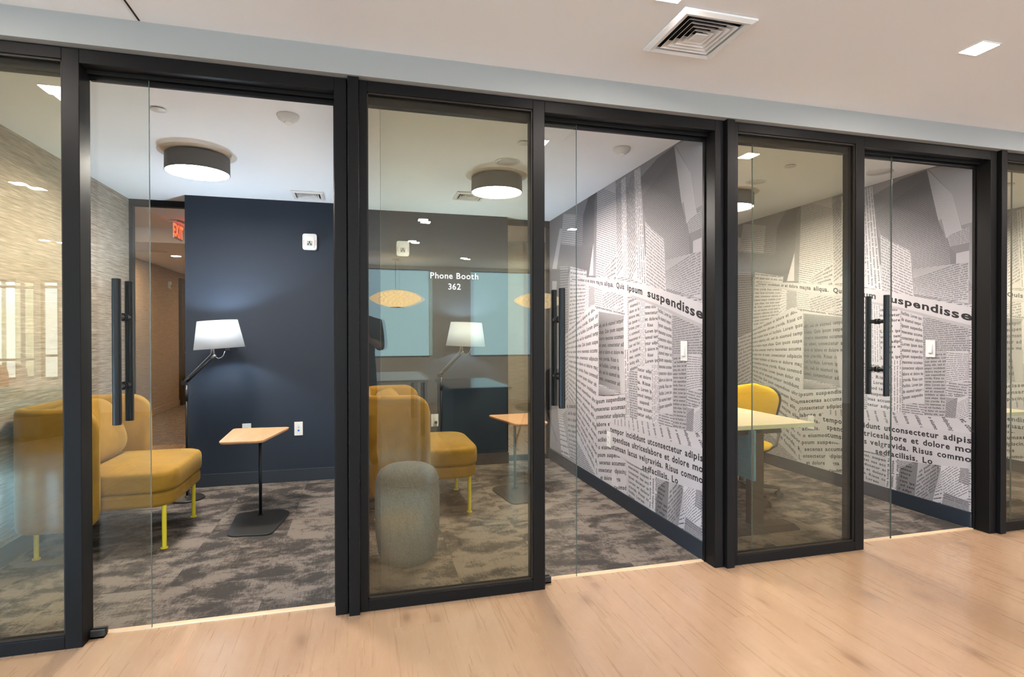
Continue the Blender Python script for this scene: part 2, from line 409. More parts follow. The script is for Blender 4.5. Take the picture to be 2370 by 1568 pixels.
# navy back walls, standing forward of the rear glass
struct(B(-1.50, -.13, 2.65, 3.0, 0, 2.56).build('wall_back', M['navy']))
struct(B(-.02, 1.437, 2.83, 3.0, 0, 2.56).build('wall_back', M['navy']))
struct(B(2.05, 4.015, 2.83, 3.0, 0, 2.56).build('wall_back', M['navy']))
struct(B(4.14, 6.10, 2.83, 3.0, 0, 2.56).build('wall_back', M['navy']))
def base(x0, x1, y0, y1, name='baseboard_back', h=.112):
    m = MB(); m.box(x0, x1, y0, y1, 0, h); return struct(m.build(name, M['navybase'], bevel=.003))
base(-1.512, -.13, 2.638, 2.65); base(-1.512, -1.50, 2.65, 2.90)
base(-.02, 1.449, 2.818, 2.83); base(1.437, 1.449, 2.83, 2.93)
base(2.05, 4.003, 2.818, 2.83); base(4.14, 6.09, 2.818, 2.83)
base(1.918, 1.93, .1125, 2.93, 'baseboard_right'); base(4.003, 4.015, .1125, 2.83, 'baseboard_right'); base(6.088, 6.10, .1125, 2.83, 'baseboard_right')
base(-2.022, -2.012, .118, 2.93, 'baseboard_left')
# rear sidelights into the hallway
def sidelight(n, x0, x1):
    m = MB(); m.box(x0, x1, 2.92, 2.98, 2.495, ZR); m.box(x0, x1, 2.92, 2.98, 0, .05)
    m.box(x0, x0 + .03, 2.92, 2.98, .05, 2.495); m.box(x1 - .03, x1, 2.92, 2.98, .05, 2.495)
    w = struct(m.build('window_%d' % n, M['black'], bevel=.002))
    B(x0 + .03, x1 - .03, 2.945, 2.955, .05, 2.495).build('pane', M['door_glass'], w)
sidelight(5, -2.022, -1.50); sidelight(6, 1.437, 1.93)
# hallway behind the booths
struct(B(-3.52, -3.40, 2.9, 12.1, 0, 2.75).build('wall_hallway', M['tanwall']))
struct(B(-3.40, -2.15, 2.9, 3.0, 0, 2.75).build('wall_hallway', M['tanwall']))
struct(B(-.8, 6.35, 5.22, 5.35, 0, 2.75).build('wall_hallway', M['tanwall']))
struct(B(-.95, -.8, 5.22, 12.1, 0, 2.75).build('wall_hallway', M['tanwall']))
struct(B(-3.52, -.8, 12.0, 12.1, 0, 2.75).build('wall_hallway', M['tanwall']))
struct(B(6.23, 6.35, 2.9, 5.35, 0, 2.75).build('wall_hallway', M['tanwall']))
struct(B(-3.40, -3.385, 3.0, 12.0, 0, .11).build('baseboard_hallway', M['tanwall'], bevel=.004))
struct(B(-.8, 6.23, 5.205, 5.22, 0, .14).build('baseboard_hallway', M['tanwall'], bevel=.004))
m = MB(); m.box(-3.41, -3.34, 9.1, 9.26, 0, 2.3); m.box(-3.41, -3.34, 10.2, 10.36, 0, 2.3); m.box(-3.41, -3.34, 9.1, 10.36, 2.3, 2.42)
d = struct(m.build('door_5', M['doorbrown'], bevel=.004)); B(-3.40, -3.37, 9.26, 10.2, .005, 2.3).build('door_leaf', M['doorbrown'], d)
MB().tube([(-3.37, 9.36, 1.0), (-3.31, 9.36, 1.0), (-3.31, 9.48, 1.0)], .011).build('handle', M['chrome'], d, True)
# expansion bead on the walkway ceiling
m = MB(); m.box(-.934, -.926, -2.4, -.045, ZC - .004, ZC + .002); struct(m.build('trim_1', M['whitemetal']))
m = MB(); m.box(-.926, -.918, -2.4, -.045, ZC - .001, ZC + .002); struct(m.build('trim_2', M['cavity']))

# ------------------------------------------------------------------ black glazed partition with sliding glass doors
for i, f in enumerate(F):
    m = MB(); m.box(f - .025, f + .025, -.026, .10, 0, 2.552)
    struct(m.build('trim_%d' % (3 + i), M['black'], bevel=.0025))
DOORS = {1: (-1.975, -.929, -1.036), 2: (.082, 1.118, 1.012), 3: (2.234, 3.283, 3.172), 4: (4.33, 5.37, 5.265)}
HANDLE = {}
for k in (1, 2, 3, 4):
    f0, f1 = F[k - 1], F[k]
    a, p0, p1, j = f0 + .026, f0 + .893 + (.008 if k > 2 else 0), f0 + .957 + (.01 if k > 2 else 0), f1 - .087
    # fixed panel
    m = MB()
    m.box(a, a + .037, 0, .062, .0, ZH)                       # stile
    m.box(p0, p1, 0, .10, .0, ZH)                              # post
    m.box(a + .037, p0, 0, .062, 2.497, ZH)                    # head
    m.box(a + .037, p0, .062, .11, 2.46, ZH)                   # door track cover behind
    m.box(a + .037, p0, 0, .062, 0, .056)                      # sill
    w = struct(m.build('window_%d' % k, M['black'], bevel=.0022))
    B(a + .030, p0 + .006, .020, .030, .05, 2.503).build('pane', M['fixed_glass'], w)
    m = MB(); z0, z1 = .056, 2.497                             # glazing beads
    m.box(a + .037, p0, .008, .018, z0, z0 + .008); m.box(a + .037, p0, .008, .018, z1 - .008, z1)
    m.box(a + .037, a + .043, .008, .018, z0, z1); m.box(p0 - .006, p0, .008, .018, z0, z1)
    m.build('glazing_bead', M['darkbrown'], w)
    # sliding door: head, jamb, frameless leaf, pull handles, floor guide
    m = MB()
    m.box(p1, j, 0, .06, 2.487, ZH); m.box(p1, j, .06, .075, 2.472, ZH); m.box(p1, j, .09, .112, 2.455, ZH)
    m.box(j, f1 - .030, 0, .112, 0, ZH); m.box(j - .008, j, .092, .112, 0, 2.46)
    d = struct(m.build('door_%d' % k, M['black'], bevel=.0022))
    x0, x1, hx = DOORS[k]
    lf = B(x0, x1, .078, .088, .012, 2.474).build('door_leaf', M['door_glass'], d)
    lf.matrix_local = Matrix.Translation((x1, .083, 0)) @ Matrix.Rotation(math.radians((-.55, -.3, .25, .2)[k - 1]), 4, 'Z') @ Matrix.Translation((-x1, -.083, 0))
    m = MB(); m.box(x1, x1 + .0012, .078, .088, .012, 2.474); m.box(x0 - .0012, x0, .078, .088, .012, 2.474); m.build('polished_edge', M['edge'], lf)
    for y in (.018, .148):
        m = MB(); m.cyl((hx, y, .942), (hx, y, 1.578), .0175, n=24)
        m.build('handle', M['blackmetal'], lf, True, bevel=.002)
    for z in (1.107, 1.413):
        for q in ((.018, .060, .068, .0779), (.148, .106, .098, .0881)):
            m = MB(); m.tube([(hx, q[0], z), (hx, q[1], z), (hx, q[2], z), (hx, q[2] + (q[3] - q[2]) * .1, z), (hx, q[3], z)], [.0125, .0125, .0130, .018, .018], 20)
            m.build('standoff', M['blackmetal'], lf, True, bevel=.001)
    m = MB(); m.box(p1, p1 + .055, .062, .077, 0, .035); m.box(p1, p1 + .055, .089, .105, 0, .035); m.box(p1, p1 + .055, .062, .105, 0, .010)
    m.build('floor_guide', M['blackmatte'], d, bevel=.002)
    struct(B(p1, j, .095, .128, -.001, .006).build('threshold', M['thresh'], bevel=.002))
    if k == 2:
        m = MB(); text_mesh(m, 'Phone Booth', .0425, lambda x, z: (.441 + x, .0186, 1.613 + z), .012)
        text_mesh(m, '362', .0425, lambda x, z: (.441 + x, .0186, 1.559 + z), .012)
        m.build('room_lettering', M['lettering'], w)

# ------------------------------------------------------------------ printed mural on three booth walls
MUR = json.loads(r'''[{"t":[0.17,0.17,0.24,0.24],"p":[[2.96,2.56],[2.96,0.1],[0.1,0.1],[0.1,2.56]]},{"t":[0.42,0.44,0.5,0.5],"p":[[2.5,1.75],[2.5,0.1],[0.1,0.1],[0.1,1.95]],"q":[[2.5,1.8],[0.1,1.8],[0.1,0.1],[2.5,0.1]],"n":95,"m":"b","k":0.16,"a":1.2,"z":0.8,"s":5},{"t":[0.3,0.26,0.33,0.33,0.3],"p":[[0.398,2.541],[0.062,2.519],[0.061,2.105],[0.179,2.088],[0.234,2.323]]},{"t":0.2,"p":[[2.559,2.217],[1.967,2.167],[1.719,2.127],[1.723,1.83],[2.559,1.906]],"q":[[2.559,2.244],[1.719,2.123],[1.723,1.83],[2.559,1.906]],"n":32,"m":"b","k":0.09,"a":0.8,"z":0.56,"s":0},{"t":[0.1,0.1,0.2,0.24,0.2,0.13],"p":[[1.833,2.551],[1.626,2.561],[1.661,2.162],[1.719,2.091],[1.973,2.168],[1.956,2.413]],"q":[[1.957,2.562],[1.626,2.561],[1.719,2.091],[1.973,2.168]],"n":38,"m":"b","k":0.05,"a":1.0,"z":0.56,"s":0},{"t":0.4,"p":[[2.576,2.415],[2.49,2.394],[2.675,2.011],[2.814,2.031]]},{"t":0.42,"p":[[2.815,1.903],[2.667,1.886],[2.685,1.778],[2.815,1.787]]},{"t":0.42,"p":[[2.47,2.542],[2.116,2.454],[2.152,2.173],[2.545,2.251]],"q":[[2.47,2.542],[2.116,2.454],[2.152,2.173],[2.545,2.251]],"n":15,"m":"b","k":0.06,"a":0.9,"z":0.56,"s":0},{"t":0.26,"p":[[2.116,2.454],[1.962,2.406],[1.985,2.136],[2.152,2.173]],"q":[[2.116,2.454],[1.962,2.406],[1.985,2.136],[2.152,2.173]],"n":15,"m":"b","k":0.05,"a":0.9,"z":0.56,"s":0},{"t":[0.13,0.12,0.11,0.14,0.22,0.24,0.34,0.36,0.36,0.3,0.2],"p":[[0.876,2.462],[0.627,2.528],[0.416,2.544],[0.331,2.158],[0.273,2.019],[0.112,2.039],[0.111,1.532],[0.523,1.614],[0.542,1.95],[0.811,2.113],[0.854,2.373]],"q":[[0.865,2.312],[0.39,2.497],[0.111,1.635],[0.542,1.548]],"n":65,"m":"b","k":0.07,"a":0.9,"z":0.56,"s":0},{"t":[0.36,0.4,0.44,0.42,0.38,0.36],"p":[[0.416,2.544],[0.234,2.323],[0.171,2.039],[0.273,2.019],[0.306,2.162],[0.329,2.153]],"q":[[0.416,2.544],[0.234,2.447],[0.171,2.039],[0.306,2.025]],"n":75,"m":"b","k":0.22,"a":0.7,"z":0.56,"s":0},{"t":0.34,"p":[[0.164,2.063],[0.137,2.075],[0.136,1.956],[0.244,1.944],[0.265,2.026]],"q":[[0.265,2.046],[0.137,2.075],[0.136,1.956],[0.256,1.94]],"n":10,"m":"b","k":0.08,"a":1.0,"z":0.56,"s":0},{"t":0.24,"p":[[0.25,1.951],[0.136,1.961],[0.136,1.905],[0.205,1.898]],"q":[[0.136,1.961],[0.136,1.905],[0.205,1.898],[0.25,1.951]],"n":15,"m":"b","k":0.08,"a":1.0,"z":0.56,"s":0},{"t":0.22,"p":[[0.25,1.951],[0.205,1.898],[0.204,1.687],[0.232,1.681]],"q":[[0.25,1.951],[0.205,1.898],[0.204,1.687],[0.232,1.681]],"n":30,"m":"b","k":0.07,"a":1.0,"z":0.56,"s":0},{"t":[0.44,0.46,0.5,0.48],"p":[[0.205,1.898],[0.136,1.905],[0.135,1.701],[0.204,1.687]],"q":[[0.205,1.898],[0.136,1.905],[0.135,1.701],[0.204,1.687]],"n":50,"m":"b","k":0.3,"a":0.7,"z":0.56,"s":0},{"t":[0.36,0.36,0.6,0.62],"p":[[1.636,2.559],[1.277,2.568],[1.253,1.787],[1.666,1.825]],"q":[[1.636,2.602],[1.277,2.452],[1.253,1.736],[1.666,1.833]],"n":42,"m":"b","k":0.06,"a":1.0,"z":0.56,"s":0},{"t":[0.16,0.17,0.36,0.36],"p":[[1.693,2.482],[1.636,2.556],[1.666,1.84],[1.723,1.846]],"q":[[1.704,2.437],[1.636,2.556],[1.666,1.84],[1.723,1.766]],"n":50,"m":"b","k":0.05,"a":1.0,"z":0.56,"s":0},{"t":0.62,"p":[[1.719,2.123],[1.723,1.846],[1.82,1.855]]},{"t":0.52,"p":[[1.51,1.879],[1.262,1.962],[1.24,1.764],[1.509,1.81]],"q":[[1.51,1.864],[1.254,1.968],[1.24,1.721],[1.509,1.742]],"n":6,"m":"g","k":0.06,"a":1.0,"z":0.56,"s":0},{"t":[0.24,0.26,0.56,0.54],"p":[[1.274,2.527],[1.178,2.528],[1.139,1.773],[1.256,1.785]],"q":[[1.274,2.479],[1.178,2.545],[1.139,1.851],[1.256,1.785]],"n":26,"m":"g","k":0.05,"a":0.8,"z":0.56,"s":0},{"t":[0.5,0.5,0.66,0.66],"p":[[1.178,2.528],[1.103,2.533],[1.065,1.766],[1.139,1.773]],"q":[[1.103,2.533],[1.065,1.744],[1.139,1.751],[1.178,2.528]],"n":3,"m":"g","k":0.06,"a":0.9,"z":0.56,"s":0},{"t":[0.22,0.24,0.56,0.52],"p":[[1.103,2.533],[0.961,2.537],[0.912,1.718],[1.065,1.76]],"q":[[1.103,2.436],[0.961,2.571],[0.912,1.824],[1.065,1.688]],"n":24,"m":"g","k":0.05,"a":0.85,"z":0.56,"s":0},{"t":[0.48,0.5,0.66,0.66],"p":[[0.961,2.537],[0.871,2.54],[0.779,1.68],[0.912,1.718]],"q":[[0.871,2.545],[0.779,1.654],[0.912,1.665],[0.961,2.537]],"n":4,"m":"g","k":0.06,"a":0.9,"z":0.56,"s":0},{"t":[0.56,0.56,0.6,0.6],"p":[[0.797,2.131],[0.7,2.062],[0.544,1.965],[0.51,1.582],[0.778,1.624]],"q":[[0.797,2.131],[0.544,1.965],[0.51,1.563],[0.778,1.677]],"n":19,"m":"g","k":0.05,"a":0.9,"z":0.56,"s":0},{"t":[0.34,0.36,0.5,0.52],"p":[[0.524,1.824],[0.139,1.825],[0.138,1.542],[0.51,1.637]],"q":[[0.53,1.75],[0.139,1.842],[0.138,1.57],[0.51,1.538]],"n":17,"m":"g","k":0.06,"a":1.0,"z":0.56,"s":0},{"t":0.28,"p":[[2.566,2.027],[2.342,2.002],[2.341,1.331],[2.565,1.295]],"q":[[2.566,2.027],[2.342,2.002],[2.341,1.331],[2.565,1.295]],"n":28,"m":"b","k":0.06,"a":1.0,"z":0.56,"s":0},{"t":0.4,"p":[[2.277,1.986],[2.276,1.401],[2.341,1.331],[2.342,1.861]],"q":[[2.342,1.914],[2.277,1.986],[2.296,1.419],[2.341,1.331]],"n":22,"m":"b","k":0.06,"a":1.0,"z":0.56,"s":0},{"t":[0.44,0.44,0.5,0.5],"p":[[2.565,1.295],[2.328,1.358],[2.327,0.608],[2.564,0.507]],"q":[[2.565,1.295],[2.328,1.34],[2.327,0.714],[2.564,0.581]],"n":17,"m":"g","k":0.08,"a":0.8,"z":0.56,"s":0},{"t":0.6,"p":[[2.277,1.991],[1.865,1.905],[1.937,1.479],[2.321,1.367]],"q":[[2.281,1.995],[1.865,1.917],[1.92,1.462],[2.319,1.419]],"n":15,"m":"g","k":0.05,"a":0.95,"z":0.56,"s":0},{"t":0.68,"p":[[1.887,1.821],[1.815,1.791],[1.82,1.565],[1.937,1.479]],"q":[[1.887,1.821],[1.815,1.791],[1.82,1.565],[1.937,1.479]],"n":11,"m":"b","k":0.3,"a":1.0,"z":0.56,"s":0},{"t":0.46,"p":[[1.82,1.743],[1.692,1.788],[1.67,1.566],[1.831,1.549]],"q":[[1.831,1.727],[1.692,1.788],[1.67,1.614],[1.831,1.541]],"n":14,"m":"b","k":0.06,"a":1.0,"z":0.56,"s":0},{"t":0.62,"p":[[1.692,1.788],[1.529,1.744],[1.529,1.552],[1.681,1.567]],"q":[[1.692,1.788],[1.529,1.744],[1.529,1.552],[1.681,1.567]],"n":11,"m":"b","k":0.12,"a":1.0,"z":0.56,"s":0},{"t":0.54,"p":[[1.529,1.717],[1.24,1.736],[1.239,1.533],[1.529,1.552]],"q":[[1.529,1.667],[1.24,1.721],[1.239,1.576],[1.528,1.499]],"n":7,"m":"g","k":0.06,"a":1.0,"z":0.56,"s":0},{"t":0.58,"p":[[1.233,1.671],[1.132,1.638],[1.118,1.473],[1.233,1.503]],"q":[[1.233,1.646],[1.132,1.664],[1.118,1.505],[1.233,1.484]],"n":6,"m":"g","k":0.05,"a":1.0,"z":0.56,"s":0},{"t":0.66,"p":[[1.139,1.645],[1.07,1.631],[1.056,1.055],[1.126,1.051]]},{"t":0.54,"p":[[1.056,1.608],[0.874,1.576],[0.862,1.067],[1.043,1.056]],"q":[[1.049,1.602],[0.874,1.62],[0.862,1.102],[1.043,1.061]],"n":12.6,"m":"g","k":0.04,"a":1.0,"z":0.56,"s":0},{"t":0.66,"p":[[0.88,1.585],[0.794,1.559],[0.783,1.072],[0.868,1.067]],"q":[[0.794,1.559],[0.783,1.053],[0.868,1.048],[0.88,1.576]],"n":4,"m":"g","k":0.05,"a":0.8,"z":0.56,"s":0},{"t":0.58,"p":[[0.8,1.562],[0.622,1.518],[0.617,1.081],[0.789,1.07]],"q":[[0.8,1.548],[0.622,1.544],[0.617,1.098],[0.789,1.076]],"n":11,"m":"g","k":0.03,"a":1.0,"z":0.56,"s":0,"l":["cenas accum","nsectetur","et dolore","  Risus","Lorem ips","usmod tem","ntur adipi","t dolore m","  Risus","Lorem ips","usmod tem"]},{"t":0.54,"p":[[0.616,1.53],[0.44,1.479],[0.428,0.821],[0.597,0.795]],"q":[[0.616,1.521],[0.436,1.461],[0.428,0.882],[0.6,0.839]],"n":14.5,"m":"g","k":0.04,"a":0.72,"z":0.56,"s":0,"l":["facilisis. Lorem ipsum","do eiusmod tempor incid","ipsum suspendisse","maecenas accumsan","consectetur adipiscing","Lorem ipsum dolor","eiusmod tempor incid","ipsum suspendisse","maecenas accumsan l","consectetur adipiscing","labore et dolore mag","gravida. Risus comm","facilisis. Lorem ipsum","do eiusmod tempor inc","ipsum suspendisse"]},{"t":0.4,"p":[[0.433,1.473],[0.137,1.463],[0.136,1.19],[0.429,1.19]],"q":[[0.433,1.449],[0.137,1.491],[0.137,1.213],[0.429,1.205]],"n":17,"m":"g","k":0.05,"a":1.0,"z":0.56,"s":0},{"t":0.4,"p":[[0.429,1.196],[0.268,1.212],[0.272,0.728],[0.428,0.699]],"q":[[0.429,1.187],[0.268,1.201],[0.272,0.74],[0.428,0.73]],"n":19,"m":"g","k":0.04,"a":1.0,"z":0.56,"s":0},{"t":0.52,"p":[[0.268,1.212],[0.137,1.213],[0.136,1.009],[0.267,0.975]],"q":[[0.268,1.207],[0.137,1.199],[0.136,1.02],[0.267,0.984]],"n":14,"m":"b","k":0.1,"a":1.0,"z":0.56,"s":0},{"t":0.46,"p":[[0.25,0.994],[0.136,0.986],[0.136,0.896],[0.255,0.9]],"q":[[0.25,0.994],[0.136,0.986],[0.136,0.896],[0.255,0.9]],"n":5,"m":"g","k":0.05,"a":1.0,"z":0.56,"s":0,"l":["ipsum accum","tempor inci","suspendisse","accumsan la","tur adipisc"]},{"t":0.3,"p":[[0.267,0.878],[0.193,0.883],[0.204,0.72],[0.278,0.732]],"q":[[0.266,0.84],[0.193,0.889],[0.204,0.755],[0.278,0.697]],"n":10,"m":"b","k":0.05,"a":1.0,"z":0.56,"s":0},{"t":0.54,"p":[[0.193,0.889],[0.136,0.903],[0.135,0.73],[0.204,0.72]],"q":[[0.193,0.854],[0.136,0.901],[0.135,0.764],[0.204,0.709]],"n":11,"m":"b","k":0.12,"a":1.0,"z":0.56,"s":0},{"t":0.6,"p":[[0.91,1.101],[0.699,1.117],[0.699,0.7],[0.911,0.692]],"q":[[0.91,1.101],[0.699,1.093],[0.699,0.728],[0.911,0.73]],"n":8,"m":"g","k":0.035,"a":1.0,"z":0.56,"s":0,"l":["itetur adipi","  et dolore","ia. Risus","is. Lorem ip","smod tempo","  suspendi","inas accum","tetur adipi"]},{"t":0.66,"p":[[0.703,1.129],[0.608,1.129],[0.608,0.71],[0.703,0.707]],"q":[[0.608,1.129],[0.608,0.698],[0.703,0.683],[0.703,1.129]],"n":4,"m":"g","k":0.05,"a":0.85,"z":0.56,"s":0},{"t":[0.6,0.6,0.6,0.6,0.52],"p":[[2.328,1.389],[1.744,1.595],[1.609,1.544],[1.606,0.084],[2.326,0.45]],"q":[[2.328,1.39],[1.609,1.614],[1.606,0.092],[2.327,0.555]],"n":20,"m":"g","k":0.035,"a":0.82,"z":0.52,"s":0},{"t":0.6,"p":[[1.823,1.57],[1.677,1.592],[1.111,1.498],[1.111,1.47],[1.597,1.53]],"q":[[1.749,1.606],[1.111,1.505],[1.111,1.47],[1.607,1.539]],"n":1.15,"m":"g","k":0.045,"a":1.0,"z":0.56,"s":0,"l":["psmaecenas accumsan"]},{"t":[0.3,0.4,0.36,0.16],"p":[[1.597,1.53],[1.122,1.477],[1.132,1.445],[1.597,1.412]],"q":[[1.597,1.524],[1.122,1.48],[1.132,1.455],[1.597,1.419]],"n":9,"m":"b","k":0.09,"a":1.0,"z":0.56,"s":0},{"t":[0.13,0.42,0.4,0.16],"p":[[1.597,1.414],[1.132,1.445],[1.125,0.877],[1.597,0.917]],"q":[[1.597,1.43],[1.132,1.471],[1.125,0.872],[1.597,0.902]],"n":9.6,"m":"g","k":0.035,"a":1.0,"z":0.56,"s":0,"l":["elit, sed do eiusmod tempor","aliqua. Quis ipsum suspen","viverra maecenas accumsan","sit amet, consectetur ad","dunt ut labore et dolore ma","ices gravida. Risus comm","vel facilisis. Lorem ipsum","elit, sed do eiusmod tempo","amet, consectetur adipis","dunt ut labore et dolore m"]},{"t":[0.5,0.52,0.22,0.2],"p":[[1.597,0.91],[1.206,0.869],[1.31,0.847],[1.598,0.816]],"q":[[1.597,0.902],[1.205,0.909],[1.31,0.847],[1.598,0.817]],"n":8,"m":"b","k":0.08,"a":1.0,"z":0.56,"s":0},{"t":[0.4,0.45,0.6,0.5],"p":[[1.226,1.18],[1.121,1.183],[1.116,0.878],[1.185,0.871]]},{"t":0.6,"p":[[1.666,0.801],[1.31,0.842],[1.102,0.879],[1.077,0.104],[1.618,0.071]],"q":[[1.666,0.784],[1.102,0.875],[1.083,0.142],[1.635,0.027]],"n":11.8,"m":"g","k":0.03,"a":1.0,"z":0.56,"s":0,"l":["ipsum suspendisse","maecenas accumsan","consectetur adipiscing","labore et dolore","gravida.","facilisis.","do eiusmod tempor","ipsum suspendisse","maecenas accumsan","consectetur adipiscing","   et dolore magna","gravida cus commod"]},{"t":0.66,"p":[[1.106,0.919],[1.044,0.907],[1.029,0.682],[1.098,0.672]]},{"t":0.64,"p":[[1.121,1.218],[1.044,1.22],[1.041,0.698],[1.102,0.689]],"q":[[1.044,1.22],[1.041,0.698],[1.102,0.689],[1.121,1.218]],"n":2,"m":"g","k":0.05,"a":0.85,"z":0.56,"s":0},{"t":0.68,"p":[[1.328,0.28],[1.216,0.133],[1.354,0.12]]},{"t":[0.56,0.5,0.46,0.5],"p":[[1.106,0.361],[0.716,0.35],[0.716,0.1],[1.068,0.106]],"q":[[1.058,0.354],[0.716,0.342],[0.716,0.068],[1.049,0.103]],"n":7,"m":"g","k":0.035,"a":1.0,"z":0.56,"s":0,"l":["maecenas. suspend","consectet nas accu","ipsum dictetur adi","Lorem et dolore","gravida. Risus co","facilis. Lorem","eiusmod tempor"]},{"t":0.58,"p":[[0.735,0.362],[0.613,0.36],[0.628,0.103],[0.745,0.107]],"q":[[0.613,0.375],[0.628,0.08],[0.745,0.075],[0.735,0.362]],"n":3,"m":"g","k":0.04,"a":0.9,"z":0.56,"s":0},{"t":0.42,"p":[[0.66,0.343],[0.539,0.375],[0.513,0.362],[0.622,0.29]],"q":[[0.66,0.343],[0.539,0.375],[0.513,0.362],[0.622,0.29]],"n":5,"m":"b","k":0.06,"a":1.0,"z":0.56,"s":0},{"t":[0.18,0.2,0.22,0.16],"p":[[0.622,0.29],[0.474,0.368],[0.496,0.099],[0.651,0.107]],"q":[[0.622,0.37],[0.474,0.362],[0.496,0.112],[0.651,0.12]],"n":8,"m":"g","k":0.02,"a":1.0,"z":0.56,"s":0,"l":["   suspe","   accum","estetur","dolore","  Risus","orem ips","mod tem","ur adipi"]},{"t":[0.46,0.4,0.22,0.24,0.4],"p":[[0.474,0.368],[0.399,0.388],[0.303,0.365],[0.356,0.109],[0.498,0.105]],"q":[[0.474,0.309],[0.303,0.456],[0.356,0.181],[0.497,0.043]],"n":9,"m":"g","k":0.03,"a":1.0,"z":0.56,"s":0},{"t":[0.6,0.58,0.56,0.5],"p":[[0.303,0.385],[0.134,0.413],[0.133,0.202],[0.302,0.095]],"q":[[0.303,0.344],[0.134,0.503],[0.133,0.242],[0.302,0.077]],"n":14,"m":"b","k":0.07,"a":1.0,"z":0.56,"s":0},{"t":0.5,"p":[[0.303,0.368],[0.285,0.189],[0.302,0.095],[0.365,0.104]],"q":[[0.309,0.343],[0.279,0.379],[0.302,0.095],[0.365,0.083]],"n":16,"m":"b","k":0.07,"a":1.0,"z":0.56,"s":0},{"t":0.34,"p":[[0.175,0.4],[0.134,0.408],[0.133,0.288],[0.186,0.297]],"q":[[0.175,0.4],[0.134,0.408],[0.133,0.288],[0.186,0.297]],"n":9,"m":"b","k":0.05,"a":1.0,"z":0.56,"s":0},{"t":0.26,"p":[[0.279,0.199],[0.133,0.18],[0.133,0.106],[0.296,0.103]],"q":[[0.279,0.199],[0.133,0.18],[0.133,0.106],[0.296,0.103]],"n":6,"m":"b","k":0.04,"a":1.0,"z":0.56,"s":0},{"t":0.3,"p":[[0.285,0.148],[0.133,0.146],[0.133,0.072],[0.302,0.095]],"q":[[0.285,0.148],[0.133,0.146],[0.133,0.072],[0.302,0.095]],"n":6,"m":"b","k":0.05,"a":1.0,"z":0.56,"s":0},{"t":[0.58,0.58,0.58,0.54,0.5,0.54,0.58],"p":[[1.379,0.611],[1.31,0.659],[1.029,0.709],[0.683,0.722],[0.111,0.744],[0.111,0.645],[0.732,0.618]],"q":[[0.103,0.735],[0.009,0.617],[1.31,0.585],[1.31,0.664]],"n":15,"m":"g","k":0.04,"a":0.62,"z":0.3,"s":0},{"t":[0.6,0.56,0.5,0.52,0.58,0.6],"p":[[1.386,0.612],[0.732,0.626],[0.111,0.648],[0.111,0.409],[0.59,0.356],[1.31,0.381]],"q":[[1.386,0.596],[0.111,0.631],[0.111,0.373],[1.364,0.328]],"n":4,"m":"g","k":0.03,"a":1.0,"z":0.66,"s":0,"l":["tempor incididunt utconsectetur adipis","uspendisse ultriceslabore et dolore mo","ccumsan lacus velgravida. Risus commo","adipiscing elit -sedfacilisis. Lorem ips"]},{"t":0.3,"p":[[2.828,0.574],[2.645,0.597],[2.525,0.126],[2.887,0.126]]},{"t":0.54,"p":[[2.645,0.597],[2.54,0.604],[2.28,0.137],[2.525,0.126]],"q":[[2.645,0.597],[2.54,0.604],[2.28,0.137],[2.525,0.126]],"n":15,"m":"b","k":0.2,"a":1.0,"z":0.56,"s":0},{"t":0.44,"p":[[2.39,0.662],[2.111,0.695],[2.113,0.14],[2.28,0.137]],"q":[[2.39,0.662],[2.111,0.695],[2.113,0.14],[2.28,0.137]],"n":12,"m":"g","k":0.06,"a":0.9,"z":0.56,"s":0},{"band":1,"top":[[2.24,1.881],[1.786,1.839],[1.44,1.792],[1.211,1.757],[1.002,1.723],[0.8,1.688],[0.628,1.648],[0.479,1.61],[0.332,1.574],[0.094,1.507]],"bot":[[2.24,1.853],[1.899,1.797],[1.457,1.717],[1.167,1.668],[0.963,1.622],[0.788,1.582],[0.639,1.545],[0.51,1.51],[0.37,1.469],[0.094,1.386]],"bo2":[[2.24,1.847],[1.899,1.786],[1.457,1.695],[1.167,1.644],[0.963,1.602],[0.788,1.562],[0.639,1.522],[0.51,1.486],[0.37,1.446],[0.094,1.359]],"w":[["tempor incididunt ut",2.229,1.857],["et",1.842,1.801],["dolore",1.786,1.673],["magna",1.65,1.511],["aliqua.",1.481,1.303],["Quis",1.258,1.117],["ipsum",1.067,0.827],["suspendisse",0.759,0.11]]}]''')
S0, S1, Z0, Z1 = .122, 2.945, .10, 2.556
SG = .098
LOREM = ('Lorem ipsum dolor sit amet, consectetur adipiscing elit, sed do eiusmod tempor incididunt ut labore et dolore magna aliqua. '
         'Quis ipsum suspendisse ultrices gravida. Risus commodo viverra maecenas accumsan lacus vel facilisis. ').split()
def clip(poly):
    for ax, lim, sg in ((0, S0, 1), (0, S1, -1), (1, Z0, 1), (1, Z1, -1)):
        out = []
        for i in range(len(poly)):
            a, b = poly[i - 1], poly[i]; da, db = sg * (a[ax] - lim), sg * (b[ax] - lim)
            if (da >= 0) != (db >= 0):
                t_ = da / (da - db); out.append([a[q] + (b[q] - a[q]) * t_ for q in range(3)])
            if db >= 0: out.append(b)
        poly = out
        if not poly: break
    return poly
def inside(p, poly):
    c = False
    for i in range(len(poly)):
        (x0, y0), (x1, y1) = poly[i - 1][:2], poly[i][:2]
        if (y0 > p[1]) != (y1 > p[1]) and p[0] < (x1 - x0) * (p[1] - y0) / (y1 - y0) + x0: c = not c
    return c
